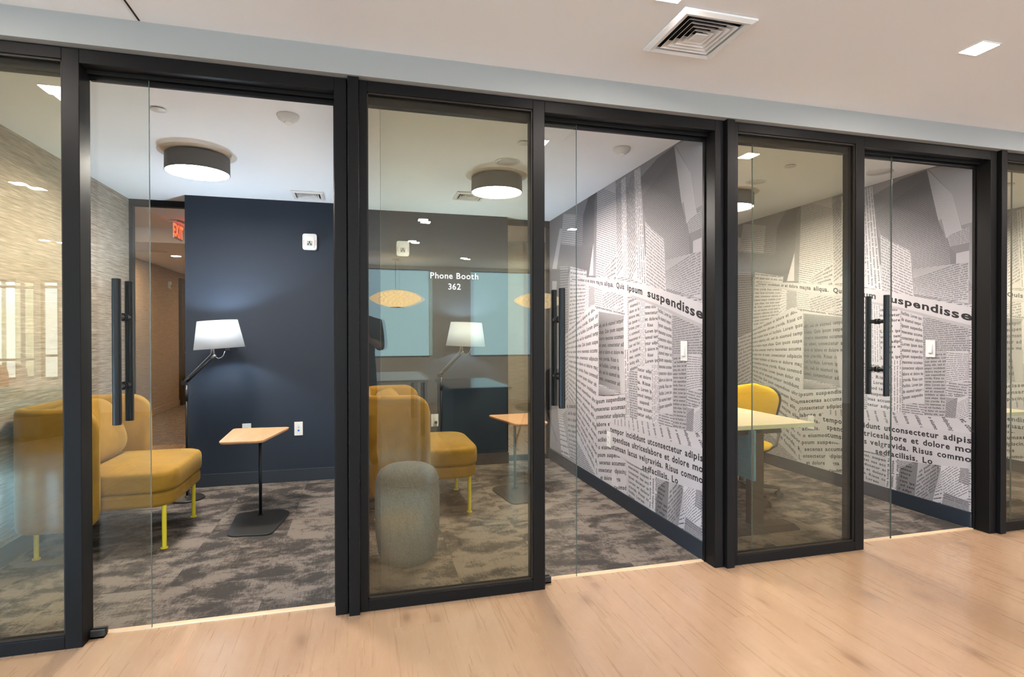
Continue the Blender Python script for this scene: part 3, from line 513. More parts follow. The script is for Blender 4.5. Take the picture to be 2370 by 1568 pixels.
def homog(q):
    (x0, y0), (x1, y1), (x2, y2), (x3, y3) = q          # TL TR BR BL -> (0,0) (1,0) (1,1) (0,1)
    dx1, dx2, dx3 = x1 - x2, x3 - x2, x0 - x1 + x2 - x3; dy1, dy2, dy3 = y1 - y2, y3 - y2, y0 - y1 + y2 - y3
    den = dx1 * dy2 - dx2 * dy1; g = (dx3 * dy2 - dx2 * dy3) / den; h = (dx1 * dy3 - dx3 * dy1) / den
    A, Bb, Cc = x1 - x0 + g * x1, x3 - x0 + h * x3, x0; D, E_, F_ = y1 - y0 + g * y1, y3 - y0 + h * y3, y0
    def f(u, v):
        w = g * u + h * v + 1; return ((A * u + Bb * v + Cc) / w, (D * u + E_ * v + F_) / w)
    return f
def build_mural():
    V, FA, TO = [], [], []
    def add(pts, faces, tones, layer):
        b0 = len(V); x = -.00003 * layer
        V.extend((x, p[0] - (.024 * min(1, (.21 - p[0]) / .088) if p[0] < .21 else 0), p[1]) for p in pts); FA.extend(tuple(b0 + i for i in f) for f in faces); TO.extend(tones)
    def area(poly, layer):
        poly = clip(poly)
        if len(poly) < 3: return
        tri = tessellate_polygon([[Vector((p[0], p[1], 0)) for p in poly]])
        add(poly, tri, [p[2] for p in poly], layer)
    ok = lambda p: SG < p[0] < S1 and Z0 < p[1] < Z1
    for li, d in enumerate(MUR):
        lay = 2 + li * 2; rnd = random.Random(li * 17 + 3)
        if d.get('band'):
            tp, bt, b2 = d['top'], d['bot'], d['bo2']
            at = lambda c, s: next((c[i][1] + (c[i + 1][1] - c[i][1]) * (s - c[i][0]) / (c[i + 1][0] - c[i][0]) for i in range(len(c) - 1) if c[i + 1][0] <= s <= c[i][0]), c[-1][1] if s < c[-1][0] else c[0][1])
            for i in range(len(tp) - 1):
                sa, sb = tp[i][0], tp[i + 1][0]
                area([[sa, tp[i][1], .58], [sb, tp[i + 1][1], .56], [sb, at(bt, sb), .56], [sa, at(bt, sa), .58]], lay)
                area([[sa, at(bt, sa), .54], [sb, at(bt, sb), .54], [sb, at(b2, sb), .50], [sa, at(b2, sa), .50]], lay)
                for q in range(3):
                    g0, g1 = .25 + q * .25, .31 + q * .25
                    if i >= 4:
                        mixz = lambda s, g: at(bt, s) * (1 - g) + at(b2, s) * g
                        area([[sa, mixz(sa, g0), .15], [sb, mixz(sb, g0), .15], [sb, mixz(sb, g1), .15], [sa, mixz(sa, g1), .15]], lay + 1)
            for wd, s0, s1 in d['w']:
                adv = [glyph(c, .03, 3)[2] if c != ' ' else .4 for c in wd]; tot = sum(adv); x = 0
                for c, a_ in zip(wd, adv):
                    if c != ' ':
                        vs, fs, w = glyph(c, .03, 3); pts = []
                        for vx, vy in vs:
                            s = s0 + (s1 - s0) * (x + vx) / tot; hi, lo = at(tp, s), at(bt, s)
                            pts.append((s, lo + (hi - lo) * (.24 + vy * .72)))
                        if all(ok(p) for p in pts): add(pts, fs, [.022] * len(pts), lay + 1)
                    x += a_
            continue
        t_ = d['t']; pl = d['p']; tn = t_ if isinstance(t_, list) else [t_] * len(pl)
        area([[p[0], p[1], tn[i % len(tn)]] for i, p in enumerate(pl)], lay)
        if 'n' not in d: continue
        q = d['q']; H = homog(q); n = d['n']; dist = lambda a, b: math.hypot(a[0] - b[0], a[1] - b[1])
        wid = (dist(q[0], q[1]) + dist(q[3], q[2])) / 2; hei = (dist(q[0], q[3]) + dist(q[1], q[2])) / 2
        em = hei / n * d['z'] / .72                          # letter size in metres
        ux = em * d['a'] / wid                               # one em along u
        k = d['k']; li_txt = d.get('l'); wi = rnd.randrange(len(LOREM))
        for r in range(int(math.ceil(n))):
            vb = (r + .5 + .36 * d['z']) / n                 # baseline
            if d['m'] == 'b':
                u = -rnd.random() * ux * 4
                while u < 1:
                    L = ux * (1.0 + rnd.random() * 3.6); v0, v1 = vb - .44 * d['z'] / n, vb
                    a0, a1 = max(u, 0.004), min(u + L, .996)
                    if a1 > a0:
                        m_ = max(1, int(round((a1 - a0) / (ux * 1.2))))
                        for j in range(m_):
                            b0, b1 = a0 + (a1 - a0) * j / m_, a0 + (a1 - a0) * (j + .93) / m_
                            pts = [H(b0, v0), H(b1, v0), H(b1, v1), H(b0, v1)]
                            if all(ok(p) for p in pts) and inside(H((b0 + b1) / 2, (v0 + v1) / 2), pl) and sum(inside(p, pl) for p in pts) >= 3:
                                add(pts, [(0, 1, 2, 3)], [k] * 4, lay + 1)
                    u += L + ux * .42
                continue
            if li_txt: s = li_txt[r] if r < len(li_txt) else ''; u = .012
            else:
                s = ''
                while len(s) < 1.25 / (ux * .5) + 4: s += LOREM[wi % len(LOREM)] + ' '; wi += 1
                u = -rnd.random() * ux * 2
            if li_txt and s:
                tot = sum(glyph(c, .03, 2)[2] if c != ' ' else .45 for c in s) ; uxx = min(ux * 1.35, max(ux * .7, .985 / tot)) if not s.startswith(' ') else ux
            else: uxx = ux
            for c in s:
                if u > 1.02: break
                if c == ' ': u += .45 * uxx; continue
                vs, fs, w = glyph(c, .03, 2)
                cen = H(u + w * uxx / 2, vb - .25 * d['z'] / n)
                crn = [H(u, vb - .5 * d['z'] / n), H(u + w * uxx * .95, vb - .5 * d['z'] / n), H(u, vb), H(u + w * uxx * .95, vb)]
                if inside(cen, pl) and sum(inside(p, pl) for p in crn) >= 3:
                    pts = [H(u + vx * uxx, vb - vy * d['z'] / .72 / n) for vx, vy in vs]
                    if all(ok(p) for p in pts): add(pts, fs, [k] * len(pts), lay + 1)
                u += w * uxx
    me = bpy.data.meshes.new('mural'); me.from_pydata(V, [], FA); me.materials.append(M['mural'])
    at_ = me.attributes.new('tone', 'FLOAT_COLOR', 'POINT')
    at_.data.foreach_set('color', [c for t_ in TO for c in (t_ * .80, t_ * .755, t_ * .79, 1.0)])
    me.update(); return me
mural_me = build_mural()
walls = [o for o in bpy.data.objects if o.name.startswith('wall_side')]
for wname, wx, ds in (('wall_side.001', 1.930, .020), ('wall_side.002', 4.015, .014), ('wall_side.003', 6.10, .014)):
    o = bpy.data.objects.new('mural', mural_me); COL.objects.link(o); o.parent = bpy.data.objects[wname]; o.location = (wx - .0002, ds, 0)

# ================================================================== THINGS
# ---- mustard armchair with a wrap-around back
def arm_shell(L=.47, hw=.45, th=.062, zb=.178, zt=.905, rc=.13, re=.13):
    m = MB(); ins = th / 2
    path = []
    y = hw - ins; x1 = L
    n1 = 22
    for i in range(n1): path.append((x1 - (x1 - rc - ins) * (i / n1) ** 1.0, -y))
    for i in range(9): a = -PI / 2 - PI / 2 * i / 8; path.append((ins + rc + rc * math.cos(a), -y + rc + rc * math.sin(a)))
    for i in range(1, 10): path.append((ins, -y + rc + (2 * y - 2 * rc) * i / 10))
    path += [(px, -py) for px, py in path[:31][::-1]]
    cum = [0]
    for p, q in zip(path, path[1:]): cum.append(cum[-1] + math.hypot(q[0] - p[0], q[1] - p[1]))
    tot = cum[-1]; rings = []
    for i, p in enumerate(path):
        a = path[max(0, i - 1)]; b = path[min(len(path) - 1, i + 1)]; d = Vector((b[0] - a[0], b[1] - a[1])).normalized(); nr = Vector((-d.y, d.x))
        e = min(cum[i], tot - cum[i]); k = re - math.sqrt(max(0, re * re - (re - e) ** 2)) if e < re else 0
        t_ = th / 2 * (min(1, .35 + e / .02 * .65) if e < .02 else 1)
        hi, lo = zt - k, zb + k * .75
        prof = [(-1, lo + .03), (-.72, lo + .006), (0, lo), (.72, lo + .006), (1, lo + .03), (1.05, (hi + lo) / 2), (1, hi - .03), (.72, hi - .006), (0, hi), (-.72, hi - .006), (-1, hi - .03), (-1.05, (hi + lo) / 2)]
        rings.append([(p[0] + nr.x * t_ * w, p[1] + nr.y * t_ * w, z) for w, z in prof])
    return m.loft(rings)
def make_armchair(label, loc):
    t = thing('armchair', label, 'armchair', loc, 0, 'mustard armchairs in the booths')
    sh = arm_shell().build('backrest', M['yellow'], t, True)
    plan = [(.06, -.385), (.77, -.385), (.845, -.30), (.845, .30), (.77, .385), (.06, .385)]
    MB().prism(rounded([(x - (.012 if x > .5 else 0), y * .985) for x, y in plan], .05), .272, .362).build('seat_frame', M['yellow'], t, True, bevel=.022, seg=4)
    # cushion with crowned top
    m = MB(); pl = rounded(plan, [.02, .09, .09, .09, .09, .02], 6); cx, cy = .45, 0
    rings = []
    for s_, z in ((.965, .366), (.992, .374), (1.0, .390), (1.0, .455), (.992, .476), (.972, .490), (.93, .498), (.7, .506), (.3, .510), (.02, .511)):
        rings.append([(cx + (x - cx) * s_, cy + (y - cy) * s_, z) for x, y in pl])
    m.loft(rings).build('seat_cushion', M['yellow'], t, True)
    p = MB(); p.ellipsoid((0, 0, 0), .105, .355, .215, .62, .42, 40, 22)
    p.xform(Matrix.Translation((.235, 0, .695)) @ Matrix.Rotation(math.radians(-21), 4, 'Y'))
    p.build('back_pillow', M['yellow'], t, True)
    for x in (.775, .10):
        for y in (-.31, .31):
            q = MB(); q.cyl((x, y, .003), (x, y, .28), .0125, .0135); q.cyl((x, y, 0), (x, y, .008), .021)
            q.build('leg', M['yleg'], t, True, bevel=.001)
    return t
ac1 = make_armchair('mustard velvet armchair against the grey grasscloth wall, seen from its open front', (-1.985, 1.47, 0))
ac2 = dup(ac1, (-.012, 1.67, 0), label='mustard velvet armchair behind the grey pouf, seen from the outside of its side panel')

# ---- round grey pouf
t = thing('pouf', 'round grey wool pouf just inside the lettered glass', 'pouf', (.248, .600, 0))
MB().lathe([(.0, 0), (.135, .0), (.152, .012), (.172, .06), (.186, .16), (.190, .28), (.189, .40), (.184, .468), (.182, .474)], 56).build('body', M['pouf'], t, True)
MB().lathe([(.182, .474), (.181, .480), (.176, .505), (.160, .532), (.125, .553), (.07, .566), (.0, .570)], 56).build('top_cushion', M['pouf'], t, True)
MB().tube([(.1835 * math.cos(2 * PI * i / 48), .1835 * math.sin(2 * PI * i / 48), .4755) for i in range(48)], .003, 8, True).build('seam_piping', M['pouf'], t, True)

# ---- side tables with a slanted oak top on a slim pole
def make_side_table(label, loc, mirror=1):
    t = thing('side_table', label, 'side table', loc, 0, 'side tables in the booths')
    R = lambda P_: [(x * mirror, y) for x, y in P_]
    top = R([(-.225, -.245), (.055, -.252), (.170, .318), (-.250, .350)])
    bs = R([(-.142, -.405), (.138, -.440), (.205, .030), (.115, .125), (-.178, .085)])
    m = MB(); pt = rounded(top, .045, 6); cx, cy = -.06 * mirror, .04
    m.loft([[(cx + (x - cx) * s_, cy + (y - cy) * s_, z) for x, y in pt] for s_, z in ((.955, .582), (.99, .590), (1, .594), (1, .600), (.995, .602))]).build('tabletop', M['table'], t)
    MB().prism(rounded(bs, .05, 6), 0, .012).build('base', M['blackmatte'], t, bevel=.003)
    MB().cyl((0, 0, .011), (0, 0, .583), .0115).build('pole', M['blackmetal'], t, True)
    MB().cyl((0, 0, .011), (0, 0, .017), .022).build('pole_collar', M['blackmetal'], t, True, bevel=.001); MB().cyl((0, 0, .570), (0, 0, .583), .05).build('mounting_plate', M['blackmetal'], t, True, bevel=.001)
    return t
make_side_table('oak topped side table standing free in front of the plain navy wall', (-.737, 1.66, 0))
make_side_table('oak topped side table by the rear glass of the lettered booth', (1.255, 1.87, 0), -1)

# ---- floor lamps
def make_lamp(label, loc, az=0.0, tilt=4.0, plug=None):
    t = thing('floor_lamp', label, 'floor lamp', loc, az, 'white shaded floor lamps')
    MB().lathe([(0, 0), (.122, 0), (.128, .004), (.128, .012), (.124, .016), (.02, .018), (.012, .03), (0, .03)], 48).build('base', M['blackmatte'], t, True, bevel=.001)
    MB().cyl((0, 0, .016), (0, 0, .93), .0085).build('pole', M['blackmetal'], t, True)
    MB().cyl((0, 0, .80), (0, 0, .925), .0115).build('pole_sleeve', M['darksteel'], t, True)
    j = MB(); j.cyl((-.018, -.012, .945), (-.018, .012, .945), .020, n=28); j.cyl((-.018, -.014, .945), (-.018, .014, .945), .008); j.cyl((0, 0, .92), (-.008, 0, .945), .009)
    j.build('joint', M['blackmetal'], t, True, bevel=.001)
    tip = Vector((.205, 0, 1.163)); a0 = Vector((.004, 0, .955))
    MB().tube([a0, a0.lerp(tip, .3), tip], [.0105, .0085, .0075]).build('arm', M['blackmetal'], t, True)
    rod = MB(); rod.tube([(-.022, 0, .962), (.05, 0, 1.035), (.178, 0, 1.175), (.182, 0, 1.19), (.184, 0, 1.235)], .0025, 8); rod.tube([(-.02, 0, .963), (.045, 0, .998)], .003, 8)
    rod.build('tension_rod', M['chrome'], t, True)
    h = MB(); h.tube([tip + Vector((-.02, 0, -.02)), tip, tip + Vector((.006, 0, .01))], .012); h.tube([tip, (.19, 0, 1.26), (.205, 0, 1.30)], .009)
    h.build('head_bracket', M['chrome'], t, True)
    c_ = Vector((.238, 0, 1.338)); T = Matrix.Translation(c_) @ Matrix.Rotation(math.radians(-tilt), 4, 'Y')
    s = MB(); n = 64; rb, rt_, hh = .190, .150, .114
    s.lathe([(rb, -hh), (rt_, hh), (rt_ - .0018, hh), (rb - .0018, -hh)], n, cap=False, closed=True); s.xform(T)
    so = s.build('lamp_shade', M['shade'], t, True)
    s = MB(); s.cyl((.06, 0, -.135), (.06, 0, -.06), .016, n=20); s.xform(T); s.build('switch_socket', M['blackmatte'], t, True, bevel=.002)
    s = MB(); s.lathe([(0, -.055), (.012, -.05), (.015, -.03), (.023, -.010), (.024, .0), (.018, .014), (.008, .020), (0, .022)], 20); s.xform(T); s.build('bulb', M['bulb'], so, True)
    w = MB()
    for a in range(3): w.tube([(0, 0, .09), ((rt_ - .002) * math.cos(a * 2.094), (rt_ - .002) * math.sin(a * 2.094), .106)], .0016, 6)
    w.tube([(.0, 0, -.06), (0, 0, .092)], .004, 8); w.xform(T); w.build('shade_carrier', M['chrome'], so, True)
    cv = MB(); cv.tube([tip + Vector((.01, 0, -.008)), tip + Vector((.03, 0, -.022)), tip + Vector((.052, .004, -.014)), (.272, .0, 1.165), (.285, 0, 1.20)], .003, 8); cv.build('head_cable', M['chrome'], t, True)
    pts = [(.008, 0, .945), (.03, .004, .915), (.048, .006, .88), (.044, .006, .85), (.022, .004, .82), (.012, .0, .79), (.013, 0, .5), (.011, 0, .4)]
    pts += plug if plug else [(.012, .0, .2), (.014, 0, .04), (.05, .03, .02)]
    MB().tube(pts, .0032, 8).build('power_cord', M['rubber'], t, True)
    for dz in (.036,):
        l = bpy.data.lights.new('lamp_bulb', 'POINT'); l.energy = LAMP; l.color = (.62, .82, 1.0); l.shadow_soft_size = .03
        o = bpy.data.objects.new('lamp_bulb', l); COL.objects.link(o); o.parent = so; o.location = T @ Vector((0, 0, dz))
    return t
lamp1 = make_lamp('white shaded floor lamp between the mustard armchair and the plain navy wall', (-1.392, 2.285, 0), 0.0)
lamp2 = make_lamp('white shaded floor lamp below the wall strobe in the lettered booth', (.716, 2.575, 0), -.10, -2.0,
                  [(-.008, .01, .36), (-.03, .06, .33), (-.05, .15, .36), (-.047, .20, .43), (-.044, .218, .455)])
q = MB(); q.box(-.058, -.032, .212, .244, .445, .472); q.build('plug', M['blackmatte'], lamp2, bevel=.004)

# ---- wall plates
def plate(name, label, cat, group, loc, rz, kind):
    """wall plate built in local x (width), z (height); front faces local -y"""
    t = thing(name, label, cat, loc, rz, group)
    B(-.0365, .0365, -.006, 0, -.0625, .0625).build('cover_plate', M['white'], t, bevel=.003)
    [MB().cyl((0, -.0065, z), (0, -.0058, z), .003, n=10).build('screw', M['whitemetal'], t) for z in (-.048, .048)]
    if kind == 'outlet':
        for z in (-.020, .020):
            m = MB(); m.prism(rounded([(-.017, -.014), (.017, -.014), (.017, .014), (-.017, .014)], .009, 4), 0, .003); m.xform(Matrix.Translation((0, -.006, z)) @ Matrix.Rotation(PI / 2, 4, 'X'))
            r = m.build('socket', M['white'], t)
            m = MB(); m.box(-.007, -.0055, -.0095, -.0088, z - .004, z + .006); m.box(.0055, .007, -.0095, -.0088, z - .004, z + .006); m.cyl((0, -.0095, z - .008), (0, -.0088, z - .008), .0022, n=10); m.build('slot', M['slot'], r)
    elif kind == 'switch':
        m = MB(); m.box(-.0165, .0165, -.0075, -.005, -.033, .033); m.build('switch_frame', M['white'], t)
        m = MB(); v = [(-.0145, -.007, .030), (.0145, -.007, .030), (.0145, -.014, -.030), (-.0145, -.014, -.030), (-.0145, -.005, .030), (.0145, -.005, .030), (.0145, -.005, -.030), (-.0145, -.005, -.030)]
        bv = [m.bm.verts.new(p) for p in v]
        for f in ((0, 1, 2, 3), (4, 7, 6, 5), (0, 4, 5, 1), (3, 2, 6, 7), (0, 3, 7, 4), (1, 5, 6, 2)): m.bm.faces.new([bv[i] for i in f])
        m.build('rocker', M['white'], t, bevel=.0012)
    elif kind == 'data':
        B(-.008, .008, -.0085, -.005, -.024, -.008).build('blue_jack', M['bluejack'], t)
        B(-.007, .007, -.0085, -.005, .010, .017).build('grey_jack', M['greyjack'], t)
        B(-.003, .003, -.0085, -.005, .030, .034).build('label_slot', M['greyjack'], t)
    return t
plate('data_plate', 'white data plate with a blue jack low on the navy wall', 'data plate', None, (-.578, 2.65, .479), 0, 'data')
plate('wall_outlet', 'white outlet half hidden behind the oak side table top on the navy wall', 'outlet', 'wall outlets', (-1.013, 2.65, .482), 0, 'outlet')
plate('wall_outlet', 'white outlet with a black plug in it beside the mustard seat of the lettered booth', 'outlet', 'wall outlets', (.683, 2.83, .477), 0, 'outlet')
plate('wall_outlet', 'white outlet low on the newsprint mural of the lettered booth', 'outlet', 'wall outlets', (1.927, 1.415, .478), -PI / 2, 'outlet')
plate('wall_outlet', 'white outlet behind the desk corner on the newsprint mural', 'outlet', 'wall outlets', (4.012, 1.52, .515), -PI / 2, 'outlet')
plate('light_switch', 'white rocker switch on the newsprint mural of the lettered booth', 'light switch', 'rocker switches', (1.927, .314, 1.229), -PI / 2, 'switch')
plate('light_switch', 'white rocker switch on the newsprint mural of the desk booth, right of the long handles', 'light switch', 'rocker switches', (4.012, .394, 1.225), -PI / 2, 'switch')

# ---- strobes
def strobe(label, loc, rz=0, s=1.0, name='alarm_strobe'):
    t = thing(name, label, 'alarm', loc, rz, 'wall alarms'); t.scale = (s, s, s)
    m = MB(); m.prism(rounded([(-.062, -.074), (.062, -.074), (.062, .074), (-.062, .074)], .024, 6), 0, .034); m.xform(Matrix.Rotation(PI / 2, 4, 'X')); m.build('housing', M['white'], t, bevel=.006, seg=3)
    m = MB(); m.prism(rounded([(-.040, -.058), (.040, -.058), (.040, .052), (-.040, .052)], .014, 5), .034, .041); m.xform(Matrix.Rotation(PI / 2, 4, 'X')); m.build('front_cover', M['white'], t, bevel=.003)
    m = MB(); m.box(-.024, .024, -.052, -.041, -.040, .006); m.build('lens', M['lens'], t, bevel=.005)
    m = MB(); m.box(-.018, -.006, -.0535, -.051, -.034, -.018); m.box(.006, .018, -.0535, -.051, -.034, -.018); m.box(-.006, .006, -.0535, -.051, -.020, .002); m.build('reflector', M['slot'], t)
    for x in (-.051, .051):
        m = MB()
        for z in (-.026, -.014, -.001, .010): m.box(x - .0025, x + .0025, -.0350, -.0338, z - .004, z + .004)
        m.build('red_marking', M['red'], t)
    return t
strobe('white wall strobe high on the navy wall behind the free standing side table', (-.474, 2.65, 2.183))
strobe('white wall strobe above the floor lamp in the lettered booth', (.372, 2.83, 2.181))
strobe('small wall alarm on the tan hallway wall beyond the rear glass', (-3.40, 8.55, 2.24), PI / 2, .9)

# ---- drum ceiling lights
def drum(label, loc):
    t = thing('drum_light', label, 'ceiling light', loc, 0, 'drum lights in the booths')
    MB().lathe([(0, 0), (.236, 0), (.236, -.003), (.225, -.006), (0, -.006)], 64).build('mounting_ring', plate_mat, t, True, bevel=.001)
    MB().lathe([(0, -.018), (.194, -.018), (.195, -.130), (.190, -.130), (.189, -.024), (0, -.024)], 64).build('drum_shade', M['dgrey'], t, True, bevel=.001)
    MB().lathe([(0, -.124), (.1895, -.124), (.1895, -.119), (0, -.119)], 64).build('diffuser', M['drum'], t, True)
    MB().cyl((0, 0, -.020), (0, 0, -.006), .10, n=32).build('canopy', M['dgrey'], t, True)
    return t
plate_mat = plain('warm_white_ring', (.56, .49, .41), .6)
drum('dark drum ceiling light above the armchair by the grasscloth wall', (-1.075, 1.41, ZR))
drum('dark drum ceiling light above the pouf booth with the glass lettering', (.99, 1.41, ZR))
drum('dark drum ceiling light cut off by the frame above the desk booth', (3.055, 1.41, ZR))
drum('dark drum ceiling light in the last booth at the right picture edge', (5.13, 1.41, ZR))

# ---- small ceiling fittings
def cover_disc(label, x, y):
    t = thing('sprinkler_cover', label, 'ceiling cover', (x, y, ZR), 0, 'round sprinkler covers')
    MB().lathe([(0, -.009), (.038, -.009), (.040, -.007), (.040, -.005), (0, -.005)], 36).build('cover_disc', M['white'], t, True)
    MB().lathe([(0, 0), (.034, 0), (.034, -.005), (0, -.005)], 28).build('recess', M['doorbrown'], t)
cover_disc('flat white sprinkler cover left of the sensor in the grasscloth booth ceiling', -1.065, .635)
cover_disc('flat white sprinkler cover near the post in the lettered booth ceiling', .985, .640)
cover_disc('flat white sprinkler cover seen through tinted glass in the desk booth ceiling', 2.982, .62)
cover_disc('flat white sprinkler cover at the right edge beyond the last fin', 5.063, .58)
def speaker(label, x, y, r=.088):
    t = thing('ceiling_speaker', label, 'speaker', (x, y, ZR), 0, 'round ceiling speakers')
    MB().lathe([(r, 0), (r, -.005), (r - .012, -.008), (r - .016, -.004), (r - .016, 0)], 48, cap=False, closed=True).build('rim', M['white'], t, True)
    MB().lathe([(0, -.0045), (r - .015, -.0045), (r - .015, 0), (0, 0)], 40).build('grille', M['grille'], t, True)
M['grille'] = plain('perforated_grille', (.62, .61, .60), .6, bump=.6, bscale=900)
speaker('round ceiling speaker just in front of the drum light in the lettered booth', .98, 1.047)
speaker('round ceiling speaker above the yellow task chair', 3.03, 1.045, .078)
speaker('round ceiling speaker near the mural in the desk booth, seen through the door opening', 3.752, .585)
def sensor(label, x, y):
    t = thing('occupancy_sensor', label, 'sensor', (x, y, ZR), 0, 'ceiling sensors')
    MB().lathe([(0, 0), (.060, 0), (.060, -.006), (.052, -.022), (.032, -.036), (.024, -.038), (0, -.038)], 40).build('housing', M['white'], t, True)
    MB().lathe([(0, -.036), (.021, -.036), (.019, -.044), (.011, -.049), (0, -.050)], 28).build('lens', M['whitemetal'], t, True)
sensor('white dome sensor on the ceiling above the free standing side table', -.403, .555)
sensor('white dome sensor on the ceiling beside the mural of the lettered booth', 1.635, .590)

def vent(label, loc, s=.175):
    t = thing('air_vent', label, 'air vent', loc, 0, 'square louvred air vents')
    def ringp(r0, z0, r1, z1, th):
        m = MB(); q = lambda r, z: [(-r, -r, z), (r, -r, z), (r, r, z), (-r, r, z)]
        m.loft([q(r0, z0), q(r1, z1), q(r1 - th, z1), q(r0 - th, z0)], False, True); return m
    k = s / .175
    ringp(.140 * k, -.002, .176 * k, -.002, 0.0).bm.free()
    m = MB(); q = lambda r, z: [(-r, -r, z), (r, -r, z), (r, r, z), (-r, r, z)]
    m.loft([q(.176 * k, 0), q(.176 * k, -.008), q(.158 * k, -.017), q(.138 * k, -.012), q(.138 * k, 0)], False, True); m.build('frame', M['whitemetal'], t)
    for r in (.122, .098, .074, .050):
        ringp((r - .026) * k, .012, r * k, -.014, .0022).build('vane', M['whitemetal'], t)
    m = MB(); m.loft([q(.010 * k, .006), q(.030 * k, -.013), q(.030 * k, -.016)][:3]); m.build('center_cone', M['whitemetal'], t)
    m = MB(); m.loft([q(.137 * k, -.001), q(.137 * k, .034), q(.132 * k, .034), q(.132 * k, -.001)], False, True); m.box(-.135 * k, .135 * k, -.135 * k, .135 * k, .034, .037); m.build('duct_box', M['cavity'], t)
    return t
# holes for the vents in the ceilings are cut so their cones recess properly
vent('large square louvred air vent in the walkway ceiling', (1.449, -.557, ZC - .002))
vent('small square air vent above the strobe on the navy wall', (-.463, 2.375, ZR - .002), .13)
vent('small square air vent partly hidden by the drum light of the lettered booth', (.90, 2.06, ZR - .002), .13)
def cut(ob, boxes):
    for x, y, r in boxes:
        c = B(x - r, x + r, y - r, y + r, -9, 9).build('vent_cutter', M['ceil']); md = ob.modifiers.new('hole', 'BOOLEAN'); md.object = c; md.operation = 'DIFFERENCE'; md.solver = 'EXACT'
        dg = bpy.context.evaluated_depsgraph_get(); me = bpy.data.meshes.new_from_object(ob.evaluated_get(dg)); ob.modifiers.clear(); ob.data = me; bpy.data.objects.remove(c)
cut(bpy.data.objects['ceiling'], [(1.449, -.557, .139)])
cut(bpy.data.objects['ceiling.001'], [(-.463, 2.375, .103), (.90, 2.06, .103)])

# ---- small square recessed lights
def spot(label, x, y, z=ZC, mat='spot', s=.055):
    t = thing('recessed_light', label, 'ceiling light', (x, y, z), 0, 'square recessed ceiling lights')
    m = MB(); q = lambda r, zz: [(-r, -r, zz), (r, -r, zz), (r, r, zz), (-r, r, zz)]
    m.loft([q(s + .004, 0), q(s + .004, -.003), q(s - .002, -.003), q(s - .002, 0)], False, True); m.build('trim_ring', M['whitemetal'], t)
    B(-s + .002, s - .002, -s + .002, s - .002, -.0022, -.0008).build('lens', M[mat], t)
spot('square recessed light nearest the right edge of the walkway ceiling', 2.798, -.786)
spot('square recessed light cut by the top edge above the large air vent', 1.178, -.797)
for x, y, l in ((-1.63, -.786, 'square recessed light mirrored at the top of the leftmost glass panel'), (4.43, -.786, 'square recessed light of the front row, mirrored in the desk booth door'),
             (6.1, -.786, 'square recessed light at the far right end of the front row'), (.672, -3.74, 'square recessed light mirrored left above the lettering'), (2.533, -3.74, 'square recessed light mirrored on the mural of the lettered booth'),
             (-2.936, -3.07, 'square recessed light mirrored low on the grasscloth wall'), (.673, -5.26, 'square recessed light mirrored beside the navy wall strobe'), (1.694, -6.82, 'square recessed light mirrored just above the lettering'),
             (-4.33, -6.46, 'square recessed light mirrored above the bright left windows'), (4.6, -5.26, 'square recessed light over the right end of the open office'), (-7.3, -8.2, 'square recessed light farthest off in the left glass panel'), (-2.4, -5.4, 'square recessed light over the open office behind the walkway')):
    spot(l, x, y)

# ---- desk booths: height adjustable desk, task chair
def make_desk(label, loc):
    t = thing('standing_desk', label, 'desk', loc, 0, 'pale desks in the right booths')
    B(.057, 1.012, 0, 1.50, .692, .720).build('desktop', M['desk'], t, bevel=.003)
    B(.055, 1.013, -.0015, .0, .692, .7195).build('edge_band', M['deskedge'], t)
    for y in (-.03, 1.33):
        m = MB(); m.box(.514, .606, y + .04, y + .11, .028, .66); m.build('leg', M['darkbrown'], t, bevel=.004)
        m = MB(); pts = [(.15, .0), (.85, .0), (.85, .012), (.80, .050), (.21, .050), (.15, .012)]
        m.loft([[(x, y - .015, z) for x, z in pts], [(x, y + .085, z) for x, z in pts]]).build('foot', M['darkbrown'], t, bevel=.003)
        m = MB(); m.box(.40, .76, y + .06, y + .13, .655, .692); m.build('bracket', M['darkbrown'], t)
    B(.494, .512, -.028, 1.45, .352, .690).build('modesty_panel', M['feltreflect'], t, bevel=.002)  # blue reflection is part of this panel's base colour
    return t
make_desk('pale maple standing desk with a reflection-blue modesty panel in front of the yellow task chair', (2.010, .432, 0))
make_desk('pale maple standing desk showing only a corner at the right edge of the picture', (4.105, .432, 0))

t = thing('task_chair', 'yellow upholstered task chair on dark casters behind the standing desk', 'chair', (2.985, 1.155, 0), math.radians(212))
# local +x is the way the chair faces
for i in range(5):
    a = math.radians(41 + 72 * i) - math.radians(212) + math.radians(-48)
    a = math.radians(-30 + 72 * i - 212 + 360 + 12)
    d = Vector((math.cos(a), math.sin(a), 0)); n_ = Vector((-d.y, d.x, 0))
    m = MB(); rings = []
    for r_, w_, z0_, z1_ in ((.03, .024, .085, .130), (.16, .020, .080, .112), (.285, .017, .070, .092), (.305, .014, .072, .088)):
        rings.append([d * r_ + n_ * w_ + Vector((0, 0, z0_)), d * r_ + n_ * w_ * .8 + Vector((0, 0, z1_)), d * r_ - n_ * w_ * .8 + Vector((0, 0, z1_)), d * r_ - n_ * w_ + Vector((0, 0, z0_))])
    sp = m.loft(rings).build('base_spoke', M['darkbrown'], t, bevel=.004)
    m = MB(); e = d * .295
    for s_ in (-1, 1): m.cyl(e + n_ * (s_ * .008) + Vector((0, 0, .028)), e + n_ * (s_ * .026) + Vector((0, 0, .028)), .028, n=24)
    m.cyl(e + Vector((0, 0, .028)), e + Vector((0, 0, .075)), .009); m.build('caster', M['darkbrown'], sp, True, bevel=.003)
